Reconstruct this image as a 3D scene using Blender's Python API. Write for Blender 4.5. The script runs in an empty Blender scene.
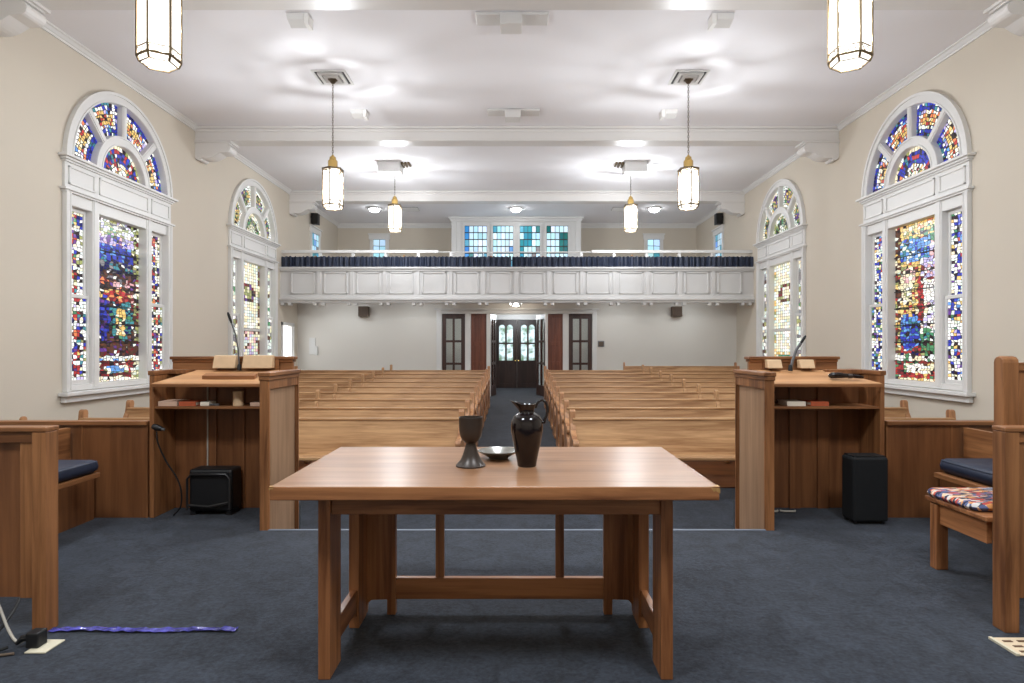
import bpy, bmesh, math, random
from mathutils import Vector
random.seed(7)
scene = bpy.context.scene
COL = scene.collection
PI = math.pi

# ------------------------------------------------------------------ colour / materials
def lin(c):
    c /= 255.0
    return c / 12.92 if c <= 0.04045 else ((c + 0.055) / 1.055) ** 2.4
def rgb(r, g, b):
    return (lin(r), lin(g), lin(b), 1.0)

def new_mat(name):
    m = bpy.data.materials.new(name)
    m.use_nodes = True
    nt = m.node_tree
    return m, nt, nt.nodes['Principled BSDF']

def plain(name, col, rough=0.6, metal=0.0, spec=0.5, noise=0.0, nscale=6.0):
    m, nt, b = new_mat(name)
    b.inputs['Roughness'].default_value = rough
    b.inputs['Metallic'].default_value = metal
    b.inputs['Specular IOR Level'].default_value = spec
    if noise > 0:
        tc = nt.nodes.new('ShaderNodeTexCoord')
        n = nt.nodes.new('ShaderNodeTexNoise'); n.inputs['Scale'].default_value = nscale; n.inputs['Detail'].default_value = 5
        r = nt.nodes.new('ShaderNodeValToRGB')
        r.color_ramp.elements[0].position = .3; r.color_ramp.elements[1].position = .7
        r.color_ramp.elements[0].color = [c * (1 - noise) for c in col[:3]] + [1]
        r.color_ramp.elements[1].color = [min(1, c * (1 + noise)) for c in col[:3]] + [1]
        nt.links.new(tc.outputs['Object'], n.inputs['Vector'])
        nt.links.new(n.outputs['Fac'], r.inputs['Fac'])
        nt.links.new(r.outputs['Color'], b.inputs['Base Color'])
    else:
        b.inputs['Base Color'].default_value = col
    return m

def wood(name, dark, light, axis, rough=0.42, spec=0.4, fine=26.0):
    m, nt, b = new_mat(name)
    b.inputs['Roughness'].default_value = rough
    b.inputs['Specular IOR Level'].default_value = spec
    tc = nt.nodes.new('ShaderNodeTexCoord')
    mp = nt.nodes.new('ShaderNodeMapping')
    sc = [fine, fine, fine]; sc['XYZ'.index(axis)] = fine * 0.055
    mp.inputs['Scale'].default_value = sc
    n = nt.nodes.new('ShaderNodeTexNoise'); n.inputs['Scale'].default_value = 1.0; n.inputs['Detail'].default_value = 7; n.inputs['Roughness'].default_value = .62; n.inputs['Distortion'].default_value = .5
    mp2 = nt.nodes.new('ShaderNodeMapping')
    s2 = [5, 5, 5]; s2['XYZ'.index(axis)] = .55
    mp2.inputs['Scale'].default_value = s2
    n2 = nt.nodes.new('ShaderNodeTexNoise'); n2.inputs['Scale'].default_value = 1.0; n2.inputs['Detail'].default_value = 3; n2.inputs['Distortion'].default_value = 1.2
    mx = nt.nodes.new('ShaderNodeMath'); mx.operation = 'MULTIPLY_ADD'; mx.inputs[1].default_value = .55
    mx2 = nt.nodes.new('ShaderNodeMath'); mx2.operation = 'MULTIPLY'; mx2.inputs[1].default_value = .45
    r = nt.nodes.new('ShaderNodeValToRGB')
    r.color_ramp.elements[0].position = .39; r.color_ramp.elements[1].position = .61
    r.color_ramp.elements[0].color = dark; r.color_ramp.elements[1].color = light
    L = nt.links.new
    L(tc.outputs['Object'], mp.inputs['Vector']); L(mp.outputs['Vector'], n.inputs['Vector'])
    L(tc.outputs['Object'], mp2.inputs['Vector']); L(mp2.outputs['Vector'], n2.inputs['Vector'])
    L(n2.outputs['Fac'], mx2.inputs[0]); L(n.outputs['Fac'], mx.inputs[0]); L(mx2.outputs[0], mx.inputs[2])
    L(mx.outputs[0], r.inputs['Fac']); L(r.outputs['Color'], b.inputs['Base Color'])
    return m

def emis(name, col, strength):
    m, nt, b = new_mat(name)
    b.inputs['Base Color'].default_value = col
    b.inputs['Emission Color'].default_value = col
    b.inputs['Emission Strength'].default_value = strength
    b.inputs['Roughness'].default_value = .3
    return m

M = {}
M['wall'] = plain('beige_plaster', rgb(203, 193, 178), .85, spec=.2, noise=.012, nscale=1.2)
M['ceil'] = plain('white_ceiling_paint', rgb(233, 231, 233), .7, spec=.25, noise=.01, nscale=.8)
M['trim'] = plain('white_trim_paint', rgb(217, 215, 212), .4)
M['balc'] = plain('white_balcony_paint', rgb(206, 204, 202), .45)
M['beam'] = plain('white_beam_paint', rgb(216, 212, 208), .33)
M['lowwall'] = plain('pale_grey_plaster', rgb(216, 211, 203), .85, spec=.2, noise=.012, nscale=1.5)

def carpet_mat(name, base):
    m, nt, b = new_mat(name)
    tc = nt.nodes.new('ShaderNodeTexCoord')
    n1 = nt.nodes.new('ShaderNodeTexNoise'); n1.inputs['Scale'].default_value = 42; n1.inputs['Detail'].default_value = 5; n1.inputs['Roughness'].default_value = .75
    n2 = nt.nodes.new('ShaderNodeTexNoise'); n2.inputs['Scale'].default_value = 7; n2.inputs['Detail'].default_value = 6; n2.inputs['Roughness'].default_value = .6; n2.inputs['Distortion'].default_value = .8
    a = nt.nodes.new('ShaderNodeMath'); a.operation = 'MULTIPLY'; a.inputs[1].default_value = .4
    c = nt.nodes.new('ShaderNodeMath'); c.operation = 'MULTIPLY_ADD'; c.inputs[1].default_value = .6
    r = nt.nodes.new('ShaderNodeValToRGB')
    r.color_ramp.elements[0].position = .40; r.color_ramp.elements[1].position = .60
    r.color_ramp.elements[0].color = [x * .55 for x in base[:3]] + [1]
    r.color_ramp.elements[1].color = [x * 1.5 for x in base[:3]] + [1]
    L = nt.links.new
    L(tc.outputs['Object'], n1.inputs['Vector']); L(tc.outputs['Object'], n2.inputs['Vector'])
    L(n2.outputs['Fac'], a.inputs[0]); L(n1.outputs['Fac'], c.inputs[0]); L(a.outputs[0], c.inputs[2])
    L(c.outputs[0], r.inputs['Fac']); L(r.outputs['Color'], b.inputs['Base Color'])
    bp = nt.nodes.new('ShaderNodeBump'); bp.inputs['Strength'].default_value = .35; bp.inputs['Distance'].default_value = .01
    L(n1.outputs['Fac'], bp.inputs['Height']); L(bp.outputs['Normal'], b.inputs['Normal'])
    b.inputs['Roughness'].default_value = .95
    b.inputs['Specular IOR Level'].default_value = .1
    b.inputs['Sheen Weight'].default_value = .12
    return m
M['carpet'] = carpet_mat('blue_grey_carpet', rgb(43, 47, 55))
PEW = (rgb(146, 105, 68), rgb(200, 158, 114))
OAK = (rgb(100, 60, 33), rgb(158, 106, 66))
TAB = (rgb(108, 63, 35), rgb(172, 115, 73))
TOP = (rgb(130, 92, 65), rgb(158, 117, 86))
DRK = (rgb(92, 46, 30), rgb(130, 72, 48))
for ax in 'XYZ':
    M['pew' + ax] = wood('honey_oak_' + ax.lower(), *PEW, ax, .42)
    M['oak' + ax] = wood('brown_oak_' + ax.lower(), *OAK, ax, .45)
    M['tab' + ax] = wood('table_oak_' + ax.lower(), *TAB, ax, .38)
    M['drk' + ax] = wood('dark_mahogany_' + ax.lower(), *DRK, ax, .4)
M['doorframe'] = wood('dark_brown_door_frame', rgb(52, 28, 21), rgb(78, 46, 35), 'Z', .4)
M['doorblack'] = wood('near_black_door_oak', rgb(34, 22, 19), rgb(56, 38, 32), 'Z', .4)
M['ply'] = wood('smooth_oak_veneer', rgb(100, 61, 36), rgb(132, 85, 52), 'Z', .42, .4, 18)
M['pewend_shaded'] = wood('pew_end_oak_shaded', rgb(126, 82, 54), rgb(178, 130, 90), 'Z', .42)  # aisle-side shading of the pew ends put into a darker, redder oak
M['tabletop'] = wood('pale_table_top_oak', *TOP, 'X', .3, .26)  # paler tone for the top face than for the edges
M['desk'] = wood('reading_desk_oak', rgb(160, 115, 78), rgb(186, 140, 98), 'X', .4)
M['woodfloor'] = wood('floorboards', rgb(92, 52, 28), rgb(134, 82, 46), 'X', .3)
M['panel'] = wood('lit_oak_panel', rgb(140, 108, 82), rgb(168, 134, 106), 'Z', .4)  # lit look of the pulpit side panels put into a paler oak
M['brass'] = plain('antique_brass', rgb(104, 88, 66), .45, .8)
M['gold'] = plain('polished_brass', rgb(214, 180, 110), .22, 1.0)
M['chain'] = plain('aged_bronze', rgb(110, 98, 82), .4, .9)
m, nt, b = new_mat('milk_glass_lit')          # glows, and lets part of the bulb's light straight through
out = nt.nodes['Material Output']
em = nt.nodes.new('ShaderNodeEmission'); em.inputs['Color'].default_value = (1, .97, .90, 1); em.inputs['Strength'].default_value = 1.3
tr = nt.nodes.new('ShaderNodeBsdfTransparent')
mix = nt.nodes.new('ShaderNodeMixShader'); mix.inputs['Fac'].default_value = .6
nt.links.new(tr.outputs[0], mix.inputs[1]); nt.links.new(em.outputs[0], mix.inputs[2]); nt.links.new(mix.outputs[0], out.inputs['Surface'])
M['milk'] = m
M['flush'] = emis('flush_light_glass', (.95, .98, 1, 1), 20.0)
M['day'] = emis('daylit_window_glass', (.93, .97, 1.0, 1), 1.6)
M['black'] = plain('black_plastic', rgb(20, 20, 22), .5)
M['speaker'] = plain('black_speaker_carpet', rgb(11, 12, 15), .9, noise=.2, nscale=60)
M['speakbrown'] = plain('brown_speaker_cabinet', rgb(92, 76, 62), .6)
M['pewter'] = plain('dark_bronze_pottery', rgb(60, 50, 44), .36, .3, noise=.1, nscale=14)
M['glaze'] = plain('dark_brown_glaze', rgb(22, 13, 13), .14, 0, .5, noise=.25, nscale=9)
M['plate'] = plain('grey_stoneware_glaze', rgb(120, 116, 108), .25, .3, noise=.15, nscale=18)
M['navy'] = plain('navy_cushion_fabric', rgb(24, 31, 50), .6, noise=.15, nscale=30)
M['curtain'] = plain('navy_curtain_fabric', rgb(34, 42, 62), .6, noise=.45, nscale=26)
M['cream'] = plain('cream_paper', rgb(226, 214, 196), .8)
M['pinkbook'] = plain('pinkish_beige_cover', rgb(206, 172, 150), .7)
M['redbook'] = plain('orange_red_cover', rgb(178, 84, 50), .6)
M['tan'] = plain('tan_matte', rgb(196, 164, 128), .7, noise=.06, nscale=15)
M['darksteel'] = plain('dull_dark_steel', rgb(62, 60, 60), .4, .6)
M['steel'] = plain('grey_steel', rgb(120, 122, 126), .35, .8)
M['cable'] = plain('black_cable', rgb(16, 16, 17), .5)
M['cablegrey'] = plain('pale_grey_cable', rgb(176, 168, 156), .5)
M['tape'] = plain('violet_blue_tape', rgb(66, 64, 138), .16, noise=.7, nscale=30)  # strong noise puts glints into the tape colour
M['outlet'] = plain('ivory_floor_plate', rgb(206, 196, 172), .5)
M['ventdark'] = plain('vent_dark_gap', rgb(60, 58, 56), .8)
M['lead'] = plain('black_lead_came', rgb(24, 22, 22), .5)

# stained glass: each leaded piece carries its own glass colour
m, nt, b = new_mat('stained_glass')
at = nt.nodes.new('ShaderNodeAttribute'); at.attribute_name = 'glass'
nt.links.new(at.outputs['Color'], b.inputs['Base Color'])
nt.links.new(at.outputs['Color'], b.inputs['Emission Color'])
b.inputs['Emission Strength'].default_value = .34
b.inputs['Roughness'].default_value = .25
M['stained'] = m
# clear glass of the inner doors
m, nt, b = new_mat('clear_glass')
out = nt.nodes['Material Output']
tr = nt.nodes.new('ShaderNodeBsdfTransparent'); tr.inputs['Color'].default_value = (.92, .95, .95, 1)
gl = nt.nodes.new('ShaderNodeBsdfGlossy'); gl.inputs['Roughness'].default_value = .05
mix = nt.nodes.new('ShaderNodeMixShader'); mix.inputs['Fac'].default_value = .1
nt.links.new(tr.outputs[0], mix.inputs[1]); nt.links.new(gl.outputs[0], mix.inputs[2]); nt.links.new(mix.outputs[0], out.inputs['Surface'])
M['glass'] = m
# multicoloured knitted seat cushion
m, nt, b = new_mat('patchwork_knit')
tc = nt.nodes.new('ShaderNodeTexCoord'); mp = nt.nodes.new('ShaderNodeMapping'); mp.inputs['Scale'].default_value = (16, 42, 16)
v = nt.nodes.new('ShaderNodeTexVoronoi'); v.inputs['Scale'].default_value = 1.6
sp = nt.nodes.new('ShaderNodeSeparateColor'); r = nt.nodes.new('ShaderNodeValToRGB'); r.color_ramp.interpolation = 'CONSTANT'
cols = [rgb(40, 44, 70), rgb(190, 70, 60), rgb(226, 190, 150), rgb(70, 66, 70), rgb(206, 140, 80), rgb(90, 100, 140), rgb(210, 205, 200)]
while len(r.color_ramp.elements) < len(cols): r.color_ramp.elements.new(.5)
for i, c in enumerate(cols):
    r.color_ramp.elements[i].position = i / len(cols); r.color_ramp.elements[i].color = c
L = nt.links.new
L(tc.outputs['Object'], mp.inputs['Vector']); L(mp.outputs['Vector'], v.inputs['Vector']); L(v.outputs['Color'], sp.inputs[0]); L(sp.outputs[0], r.inputs['Fac']); L(r.outputs['Color'], b.inputs['Base Color'])
b.inputs['Roughness'].default_value = .9
M['knit'] = m

# ------------------------------------------------------------------ mesh helpers
class MB:
    def __init__(s):
        s.v = []; s.f = []; s.mi = []; s.col = {}
    def add(s, vs, fs, mi=0):
        o = len(s.v); s.v += [tuple(p) for p in vs]
        for f in fs:
            s.f.append([o + i for i in f]); s.mi.append(mi)
        return s
    def box(s, x0, x1, y0, y1, z0, z1, f=None, mi=0):
        p = [(x0, y0, z0), (x1, y0, z0), (x1, y1, z0), (x0, y1, z0), (x0, y0, z1), (x1, y0, z1), (x1, y1, z1), (x0, y1, z1)]
        if f: p = [f(*q) for q in p]
        return s.add(p, [(0, 3, 2, 1), (4, 5, 6, 7), (0, 1, 5, 4), (1, 2, 6, 5), (2, 3, 7, 6), (3, 0, 4, 7)], mi)
    def hexa(s, p, mi=0):          # 8 corners: bottom ring then top ring
        return s.add(p, [(0, 3, 2, 1), (4, 5, 6, 7), (0, 1, 5, 4), (1, 2, 6, 5), (2, 3, 7, 6), (3, 0, 4, 7)], mi)
    def prism(s, pts, f, t0, t1, mi=0):   # polygon (a,b) swept t0..t1
        n = len(pts)
        vs = [f(a, b, t0) for a, b in pts] + [f(a, b, t1) for a, b in pts]
        fs = [tuple(range(n - 1, -1, -1)), tuple(range(n, 2 * n))] + [(i, (i + 1) % n, n + (i + 1) % n, n + i) for i in range(n)]
        return s.add(vs, fs, mi)
    def arc(s, f, cx, cz, r0, r1, a0, a1, t0, t1, n=24, mi=0):  # ring segment in (s,z), thick in t
        vs = []
        for i in range(n + 1):
            a = a0 + (a1 - a0) * i / n
            c, d = math.cos(a), math.sin(a)
            for r_, t_ in ((r0, t0), (r1, t0), (r1, t1), (r0, t1)):
                vs.append(f(cx + r_ * c, t_, cz + r_ * d))
        fs = []
        for i in range(n):
            for k in range(4):
                a_, b_ = i * 4 + k, i * 4 + (k + 1) % 4
                fs.append((a_, b_, b_ + 4, a_ + 4))
        fs += [(0, 1, 2, 3), (n * 4 + 3, n * 4 + 2, n * 4 + 1, n * 4)]
        return s.add(vs, fs, mi)
    def lathe(s, prof, cx, cy, cz, n=32, mi=0):
        vs = []
        for r_, z_ in prof:
            for i in range(n):
                a = 2 * PI * i / n
                vs.append((cx + r_ * math.cos(a), cy + r_ * math.sin(a), cz + z_))
        fs = []
        for k in range(len(prof) - 1):
            for i in range(n):
                j = (i + 1) % n
                fs.append((k * n + i, k * n + j, (k + 1) * n + j, (k + 1) * n + i))
        fs.append(tuple(range(n - 1, -1, -1))); fs.append(tuple((len(prof) - 1) * n + i for i in range(n)))
        return s.add(vs, fs, mi)
    def tube(s, pts, r, n=8, closed=False, mi=0):
        P = [Vector(p) for p in pts]; m_ = len(P)
        rad = r if isinstance(r, (list, tuple)) else [r] * m_
        vs = []; up = Vector((0, 0, 1))
        tang = []
        for i in range(m_):
            a = P[(i - 1) % m_] if (closed or i > 0) else P[i]
            c = P[(i + 1) % m_] if (closed or i < m_ - 1) else P[i]
            tang.append((c - a).normalized())
        nrm = tang[0].orthogonal().normalized()
        for i in range(m_):
            t = tang[i]
            nrm = (nrm - t * nrm.dot(t))
            nrm = nrm.normalized() if nrm.length > 1e-6 else t.orthogonal().normalized()
            bn = t.cross(nrm)
            for k in range(n):
                a = 2 * PI * k / n
                vs.append(P[i] + (nrm * math.cos(a) + bn * math.sin(a)) * rad[i])
        fs = []
        for i in range(m_ if closed else m_ - 1):
            j = (i + 1) % m_
            for k in range(n):
                l = (k + 1) % n
                fs.append((i * n + k, i * n + l, j * n + l, j * n + k))
        if not closed:
            fs.append(tuple(range(n - 1, -1, -1))); fs.append(tuple((m_ - 1) * n + k for k in range(n)))
        return s.add(vs, fs, mi)

WL = {}
def build(name, mb, mats, parent=None, loc=None, bevel=0.0, smooth=False, label=None, recalc=True):
    """one mesh object; mb holds world coordinates"""
    if not isinstance(mats, (list, tuple)): mats = [mats]
    o_loc = Vector(WL[parent.name]) if parent else Vector(loc or (0, 0, 0))
    me = bpy.data.meshes.new(name)
    me.from_pydata([tuple(Vector(p) - o_loc) for p in mb.v], [], mb.f)
    for mt in mats: me.materials.append(mt)
    me.polygons.foreach_set('material_index', mb.mi)
    if recalc:
        bm = bmesh.new(); bm.from_mesh(me); bmesh.ops.recalc_face_normals(bm, faces=bm.faces); bm.to_mesh(me); bm.free()
    if mb.col:
        ca = me.color_attributes.new('glass', 'FLOAT_COLOR', 'CORNER')
        for p in me.polygons:
            c = mb.col.get(p.index, (0.01, .01, .01, 1))
            for li in p.loop_indices: ca.data[li].color = c
    if smooth:
        me.polygons.foreach_set('use_smooth', [True] * len(me.polygons))
    me.update()
    o = bpy.data.objects.new(name, me); COL.objects.link(o)
    if parent:
        o.parent = parent; WL[o.name] = tuple(o_loc)
    else:
        o.location = o_loc; WL[o.name] = tuple(o_loc)
    if bevel > 0:
        bv = o.modifiers.new('soft_edges', 'BEVEL'); bv.width = bevel; bv.segments = 2; bv.limit_method = 'ANGLE'; bv.angle_limit = math.radians(40)
    if smooth:
        try:
            me.set_sharp_from_angle(angle=math.radians(42))
        except Exception: pass
    if label: o['label'] = label
    return o

def tag(o, label, cat, group=None, kind=None):
    o['label'] = label; o['category'] = cat
    if group: o['group'] = group
    if kind: o['kind'] = kind
    return o
def thing(name, label, cat, loc=(0, 0, 0), group=None, kind=None):
    o = bpy.data.objects.new(name, None); COL.objects.link(o); o.location = loc; o.empty_display_size = .1
    WL[o.name] = tuple(loc)
    return tag(o, label, cat, group, kind)
def copy_thing(src, loc, label=None):
    r = src.copy(); COL.objects.link(r); r.location = loc; WL[r.name] = tuple(loc)
    if label: r['label'] = label
    for ch in [c for c in COL.objects if c.parent == src]:
        c = ch.copy(); COL.objects.link(c); c.parent = r
        for g in [q for q in COL.objects if q.parent == ch]:
            d = g.copy(); COL.objects.link(d); d.parent = c
    return r
def struct(name, mb, mats, label, cat, loc=None, **k):
    o = build(name, mb, mats, None, loc, **k)
    return tag(o, label, cat, kind='structure')

# ------------------------------------------------------------------ camera
H = 1.318
cam = bpy.data.cameras.new('camera'); co = bpy.data.objects.new('camera', cam); COL.objects.link(co)
co.location = (0, 0, H); co.rotation_euler = (PI / 2, 0, 0)
cam.sensor_width = 36; cam.lens = 620 * 36 / 1024
cam.shift_x = -5 / 1024; cam.shift_y = 5.5 / 1024
cam.clip_start = .05; cam.clip_end = 100
scene.camera = co

# ------------------------------------------------------------------ room shell
W, C = 5.84, 5.32                 # half width of the nave, ceiling height
Y0, YB, YN, YG = -3.0, 15.3, 16.5, 20.2   # wall behind, balcony front, wall under balcony, gallery wall
PLAT = 4.465
def nf(y):                        # sloping nave floor
    return -.393 + .042 * (min(y, YN) - 7.39)
WIN_C = (9.18, 13.75); SILL = .80; SPR = 3.78; RO = 1.14

def side_wall(side):
    mb = MB()
    X = side * W
    def q(ya, yb, za, zb):
        mb.add([(X, ya, za), (X, yb, za), (X, yb, zb), (X, ya, zb)], [(0, 1, 2, 3)])
    holes = [(c - RO, c + RO, c) for c in WIN_C]
    y = Y0
    Zb = -.75
    for a, b, c in holes:
        q(y, a, Zb, C); q(a, b, Zb, SILL)
        n = 28
        for i in range(n):
            t0 = PI - PI * i / n; t1 = PI - PI * (i + 1) / n
            p0 = (c + RO * math.cos(t0), SPR + RO * math.sin(t0)); p1 = (c + RO * math.cos(t1), SPR + RO * math.sin(t1))
            mb.add([(X, p0[0], p0[1]), (X, p1[0], p1[1]), (X, p1[0], C), (X, p0[0], C)], [(0, 1, 2, 3)])
        y = b
    if side < 0:     # small lit window under the balcony
        q(y, 15.42, Zb, C); q(15.42, 16.12, Zb, .85); q(15.42, 16.12, 1.86, C); y = 16.12
    q(y, 17.5, Zb, C); q(17.5, 18.3, Zb, 3.6); q(17.5, 18.3, 4.68, C); q(18.3, YG, Zb, C)
    o = struct('wall_left' if side < 0 else 'wall_right', mb, M['wall'],
               'beige plaster side wall left of the pews' if side < 0 else 'beige plaster side wall right of the pews', 'wall', recalc=False)
    sm = o.modifiers.new('thickness', 'SOLIDIFY'); sm.thickness = .3; sm.offset = 1 if side > 0 else 1
    # faces wound so that +normal points outwards
    me = o.data
    bm = bmesh.new(); bm.from_mesh(me)
    bmesh.ops.remove_doubles(bm, verts=bm.verts, dist=1e-5)
    for f in bm.faces:
        f.normal_update()
        if f.normal.x * side < 0: f.normal_flip()
    bm.to_mesh(me); bm.free()
    return o
side_wall(-1); side_wall(1)

mb = MB().box(-W - .3, W + .3, Y0 - .3, YG + .3, C, C + .2)
struct('ceiling', mb, M['ceil'], 'white plaster ceiling over the whole sanctuary', 'ceiling')
mb = MB()
mb.box(-W, W, Y0 - .2, Y0, -.3, C)
struct('wall_rear', mb, M['wall'], 'beige chancel wall beyond the near side of the communion table', 'wall')
# gallery / narthex end wall
mb = MB()
mb.box(-W, W, YG, YG + .2, -.2, C)
struct('wall_back', mb, M['wall'], 'beige end wall above the balcony', 'wall')
# wall under the balcony with the opening for the door screen
mb = MB()
OX0, OX1, OZ = -2.06, 2.04, 2.22
mb.box(-W, OX0, YN, YN + .14, -.2, 2.55); mb.box(OX1, W, YN, YN + .14, -.2, 2.55); mb.box(OX0, OX1, YN, YN + .14, OZ, 2.55)
struct('wall_under_balcony', mb, M['lowwall'], 'pale wall under the balcony around the entrance doors', 'wall')
mb = MB()
mb.box(-3.2, -3.06, YN + .14, YG, -.2, 2.55); mb.box(3.06, 3.2, YN + .14, YG, -.2, 2.55); mb.box(-3.2, 3.2, YG - .06, YG - .02, 0, 2.55)
struct('wall_narthex', mb, M['lowwall'], 'white vestibule walls seen through the open doors', 'wall')

# floors
mb = MB()
ys = [5.0, 6, 7.39, 9, 11, 13, 15, YN]
for a, b_ in zip(ys[:-1], ys[1:]):
    mb.hexa([(-W, a, nf(a) - .2), (W, a, nf(a) - .2), (W, b_, nf(b_) - .2), (-W, b_, nf(b_) - .2), (-W, a, nf(a)), (W, a, nf(a)), (W, b_, nf(b_)), (-W, b_, nf(b_))])
mb.box(-W, W, YN, YG, -.2, nf(YN))
struct('floor', mb, M['carpet'], 'blue grey carpet of the nave and centre aisle', 'floor')
mb = MB()
for sx in (-1, 1):
    x0, x1 = sorted((sx * .74, sx * 5.2))
    a, b_ = 7.52, 15.4
    mb.hexa([(x0, a, nf(a) - .05), (x1, a, nf(a) - .05), (x1, b_, nf(b_) - .05), (x0, b_, nf(b_) - .05), (x0, a, nf(a) + .006), (x1, a, nf(a) + .006), (x1, b_, nf(b_) + .006), (x0, b_, nf(b_) + .006)])
struct('floor_boards', mb, M['woodfloor'], 'varnished floorboards under the pews', 'floor')
mb = MB()
mb.prism([(-W, Y0), (W, Y0), (W, 5.35), (1.86, 5.35), (1.86, PLAT), (-1.86, PLAT), (-1.86, 5.35), (-W, 5.35)], lambda a, b_, t: (a, b_, t), -.6, 0)
struct('floor_chancel', mb, M['carpet'], 'blue grey carpeted chancel platform under the table', 'floor', bevel=.012)
mb = MB().box(-1.79, 1.79, PLAT - .012, PLAT + .012, -.03, .004)
struct('trim_nosing', mb, plain('pale_grey_edge', rgb(112, 118, 130), .5), 'thin pale grey nosing along the chancel step edge', 'nosing', bevel=.003)  # thin pale grey line along the step edge
mb = MB()
mb.box(-1.79, 1.79, PLAT, PLAT + .34, -.6, -.165); mb.box(-1.79, 1.79, PLAT + .34, PLAT + .68, -.6, -.33)
struct('step_chancel', mb, M['carpet'], 'carpeted steps down from the chancel to the nave', 'step')

# beams, corbels and crown mouldings
def beam(i, y, name):
    mb = MB()
    mb.box(-W, W, y, y + .28, C - .262, C)
    mb.box(-W, W, y - .045, y + .325, C - .05, C)
    mb.box(-W, W, y - .02, y + .30, C - .10, C - .05)
    mb.box(-W, W, y - .02, y + .30, C - .268, C - .235)
    struct('trim_%d' % i, mb, M['beam'], 'white painted ceiling beam ' + name, 'beam', loc=(0, y, C - .26), bevel=.01)
BE = (6.58, 11.24, 15.9)
for i, (y, nm) in enumerate(zip(BE, ('nearest the chancel', 'between the two pairs of side windows', 'just above the balcony front'))):
    beam(i + 1, y, nm)
k = 4
for y, nm in zip(BE, ('nearest ceiling beam', 'middle ceiling beam', 'beam above the balcony')):
    for s in (-1, 1):
        mb = MB()
        # scroll bracket profile in (distance from wall, z)
        pr = [(0, 0), (.62, 0), (.62, -.05)]
        for j in range(9):                    # front scroll
            a = PI / 2 - PI * 1.05 * j / 8
            pr.append((.56 + .075 * math.cos(a), -.125 + .075 * math.sin(a)))
        for j in range(1, 9):                 # swept underside
            t = j / 8
            pr.append((.50 - .40 * t, -.17 - .07 * math.sin(t * PI * .9) - .10 * t))
        for j in range(7):                    # back scroll
            a = PI * .9 - PI * .8 * j / 6 + PI
            pr.append((.09 + .055 * math.cos(a) - .02, -.29 + .055 * math.sin(a)))
        pr.append((0, -.31))
        f = lambda a, z, t: (s * (W - a), t, C - .269 + z)
        mb.prism(pr, f, y - .0, y + .28)
        mb.prism([(0, 0), (.66, 0), (.66, -.035), (0, -.035)], f, y - .03, y + .31)
        struct('trim_%d' % k, mb, M['beam'], 'white scrolled corbel under the %s end of the %s' % ('left' if s < 0 else 'right', nm), 'corbel', loc=(s * W, y, C - .5), bevel=.006)
        k += 1
for s, nm in ((-1, 'left'), (1, 'right')):
    mb = MB()
    for a, b_ in ((Y0, BE[0]), (BE[0] + .28, BE[1]), (BE[1] + .28, BE[2]), (BE[2] + .28, YG)):
        f = lambda p, q_, t: (s * (W - p), t, C - q_)
        mb.prism([(0, 0), (.085, 0), (.085, .015), (.06, .025), (.035, .055), (.022, .062), (.022, .09), (0, .09)], f, a, b_)
    struct('trim_crown_' + nm, mb, M['trim'], 'white crown moulding along the top of the %s wall' % nm, 'moulding')
mb = MB()
mb.prism([(0, 0), (.12, 0), (.12, .02), (.05, .08), (.03, .13), (0, .13)], lambda p, q_, t: (t, YG - p, C - q_), -W, W)
struct('trim_crown_back', mb, M['trim'], 'white crown moulding along the top of the gallery wall', 'moulding')

# ------------------------------------------------------------------ stained glass
def jit(c, rng, j=.18):
    k = 1 + rng.uniform(-j, j)
    return (max(0, min(1, c[0] * k * (1 + rng.uniform(-.1, .1)))), max(0, min(1, c[1] * k)), max(0, min(1, c[2] * k * (1 + rng.uniform(-.1, .1)))), 1)
G = dict(white=rgb(238, 238, 232), cream=rgb(228, 216, 176), blue=rgb(38, 52, 176), sky=rgb(74, 140, 214), navy=rgb(24, 26, 92), red=rgb(178, 32, 34), ruby=rgb(120, 24, 36),
         orange=rgb(216, 112, 44), gold=rgb(222, 180, 76), green=rgb(60, 132, 84), teal=rgb(40, 130, 140), purple=rgb(98, 52, 140), lilac=rgb(178, 164, 216), brown=rgb(92, 54, 38),
         dark=rgb(48, 34, 40), pink=rgb(214, 158, 160), olive=rgb(140, 146, 78), pale=rgb(206, 220, 210), grey=rgb(120, 116, 120))
for k_ in list(G):
    c_ = G[k_]; y_ = .3 * c_[0] + .55 * c_[1] + .15 * c_[2]
    G[k_] = tuple(.80 * q_ + .20 * y_ for q_ in c_[:3]) + (1,)
def pick(rng, *names):
    k = rng.random()
    if k < .36: return G[names[0]]
    if k < .45: return G['white'] if k < .375 else G['dark']
    return G[rng.choice(names)]
def ell(u, v, cu, cv, ru, rv): return ((u - cu) / ru) ** 2 + ((v - cv) / rv) ** 2 < 1

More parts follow.
